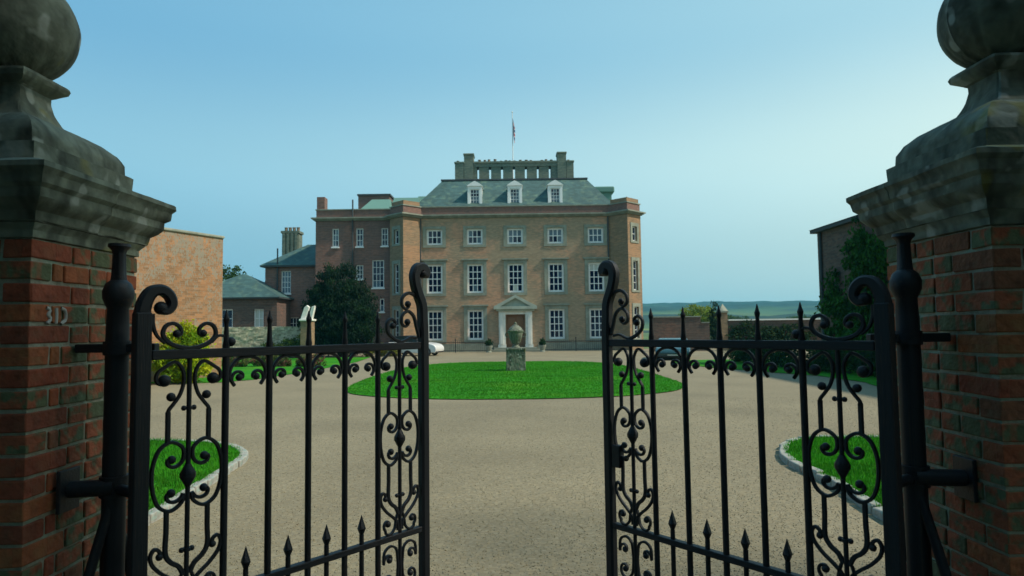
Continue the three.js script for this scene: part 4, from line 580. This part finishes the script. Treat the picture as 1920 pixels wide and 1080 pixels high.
  add('crest_scroll', [[L - .02, 1.80], [L - .03, 1.845], [L - .06, 1.885], [L - .105, 1.897], [L - .145, 1.872], [L - .15, 1.835], [L - .125, 1.812], [L - .1, 1.825]], .014, .018, { n: 40, taper: [1.5, .9] }, [[L - .108, 1.838, 1]]);
  add('crest_scroll', [[L - .03, 1.66], [L - .05, 1.72], [L - .07, 1.775], [L - .11, 1.80], [L - .148, 1.775], [L - .152, 1.738], [L - .128, 1.718], [L - .105, 1.73]], .014, .018, { n: 40, taper: [1.3, .9] }, [[L - .112, 1.742, 1]]);
  add('crest_scroll', [[L - .16, 1.637], [L - .205, 1.655], [L - .245, 1.69], [L - .25, 1.735], [L - .222, 1.758], [L - .195, 1.74], [L - .2, 1.712]], .014, .018, { n: 36, taper: [1.3, .9] }, [[L - .212, 1.722, 1]]);
  add('crest_scroll', [[L - .05, 1.655], [L - .09, 1.66], [L - .13, 1.645], [L - .16, 1.637]], .014, .018);
  return g;
}
const gateL = makeGate('iron_gate', 'black wrought iron scrollwork gate leaf standing open at the mossy left pier by the sunlit wall'); gateL.userData.label = 'open black wrought iron gate leaf with white car and yew behind it'; gateL.userData.group = 'pair of open entrance gates';
gateL.position.set(-1.421, 0, -2.56); gateL.rotation.y = Math.atan2(1.08, .923);
const gateR = gateL.clone(); gateR.name = numbered('iron_gate'); gateR.userData = { label: 'open black wrought iron gate leaf with the blue car and far hills behind it', category: 'gate', group: 'pair of open entrance gates' }; scene.add(gateR);
gateR.position.set(1.425, 0, -2.56); gateR.rotation.y = Math.PI - Math.atan2(1.08, .88);
part('lock_box', rbox(LEAF - .09, LEAF - .03, .95, 1.07, -.02, .02, .008), M.iron, gateR); part('lock_knob', new THREE.SphereGeometry(.016, 10, 8), M.iron, gateR).position.set(LEAF - .1, 1.0, .02);
for (const s of [-1, 1]) {
  const p = thing('iron_gate_post', s < 0 ? 'thick black iron gate post with ball beneath the mossy sunlit-side stone cap' : 'thick black iron gate post with ball against the pier by the climber-covered building', 'gate post', [s * 1.585, 0, -2.68], 0, 'iron hanging posts of the gates'), I = M.iron;
  part('shaft', lathe([[.006, 0], [.046, 0], [.044, .4], [.042, 1.72], [.039, 1.80], [.047, 1.815], [.056, 1.84], [.058, 1.87], [.047, 1.9], [.03, 1.915], [.027, 1.94], [.024, 2.02], [.028, 2.035], [.042, 2.05], [.04, 2.062], [.006, 2.066]], 20), I, p);
  const arm = part('top_hinge', rbox(s * .0 - .16, .16, 1.625, 1.66, -.02, .02, .005), I, p); arm.position.x = s * 0; part('collar', cyl(.051, .051, 1.615, 1.67, 0, 0, 16), I, arm);
  const lh = part('lower_hinge', merge([rod([s * .16, 1.1, .06], [-s * .02, 1.1, .03], .032, 12), cyl(.053, .053, 1.06, 1.14, 0, 0, 16), rod([0, 1.09, 0], [-s * .15, 1.09, .1], .022, 8)]), I, p); part('wall_plate', rbox(s * .150, s * .166 > s * .150 ? s * .166 : s * .134, 1.02, 1.18, 0, .12, .004), I, lh);
  part('stay', rod([0, 1.04, .02], [s * .12, -.02, .36], .02, 8), I, p); part('stay', rod([0, 1.04, 0], [-s * .09, -.02, -.28], .018, 8), I, p);
}

// ───────────────────────── renderer ─────────────────────────
const renderer = new THREE.WebGLRenderer({ antialias: true });
renderer.shadowMap.enabled = true; renderer.shadowMap.type = THREE.PCFSoftShadowMap;
renderer.toneMapping = THREE.LinearToneMapping; renderer.toneMappingExposure = EXPOSURE;
renderer.setSize(1024, 576);
renderer.render(scene, camera);
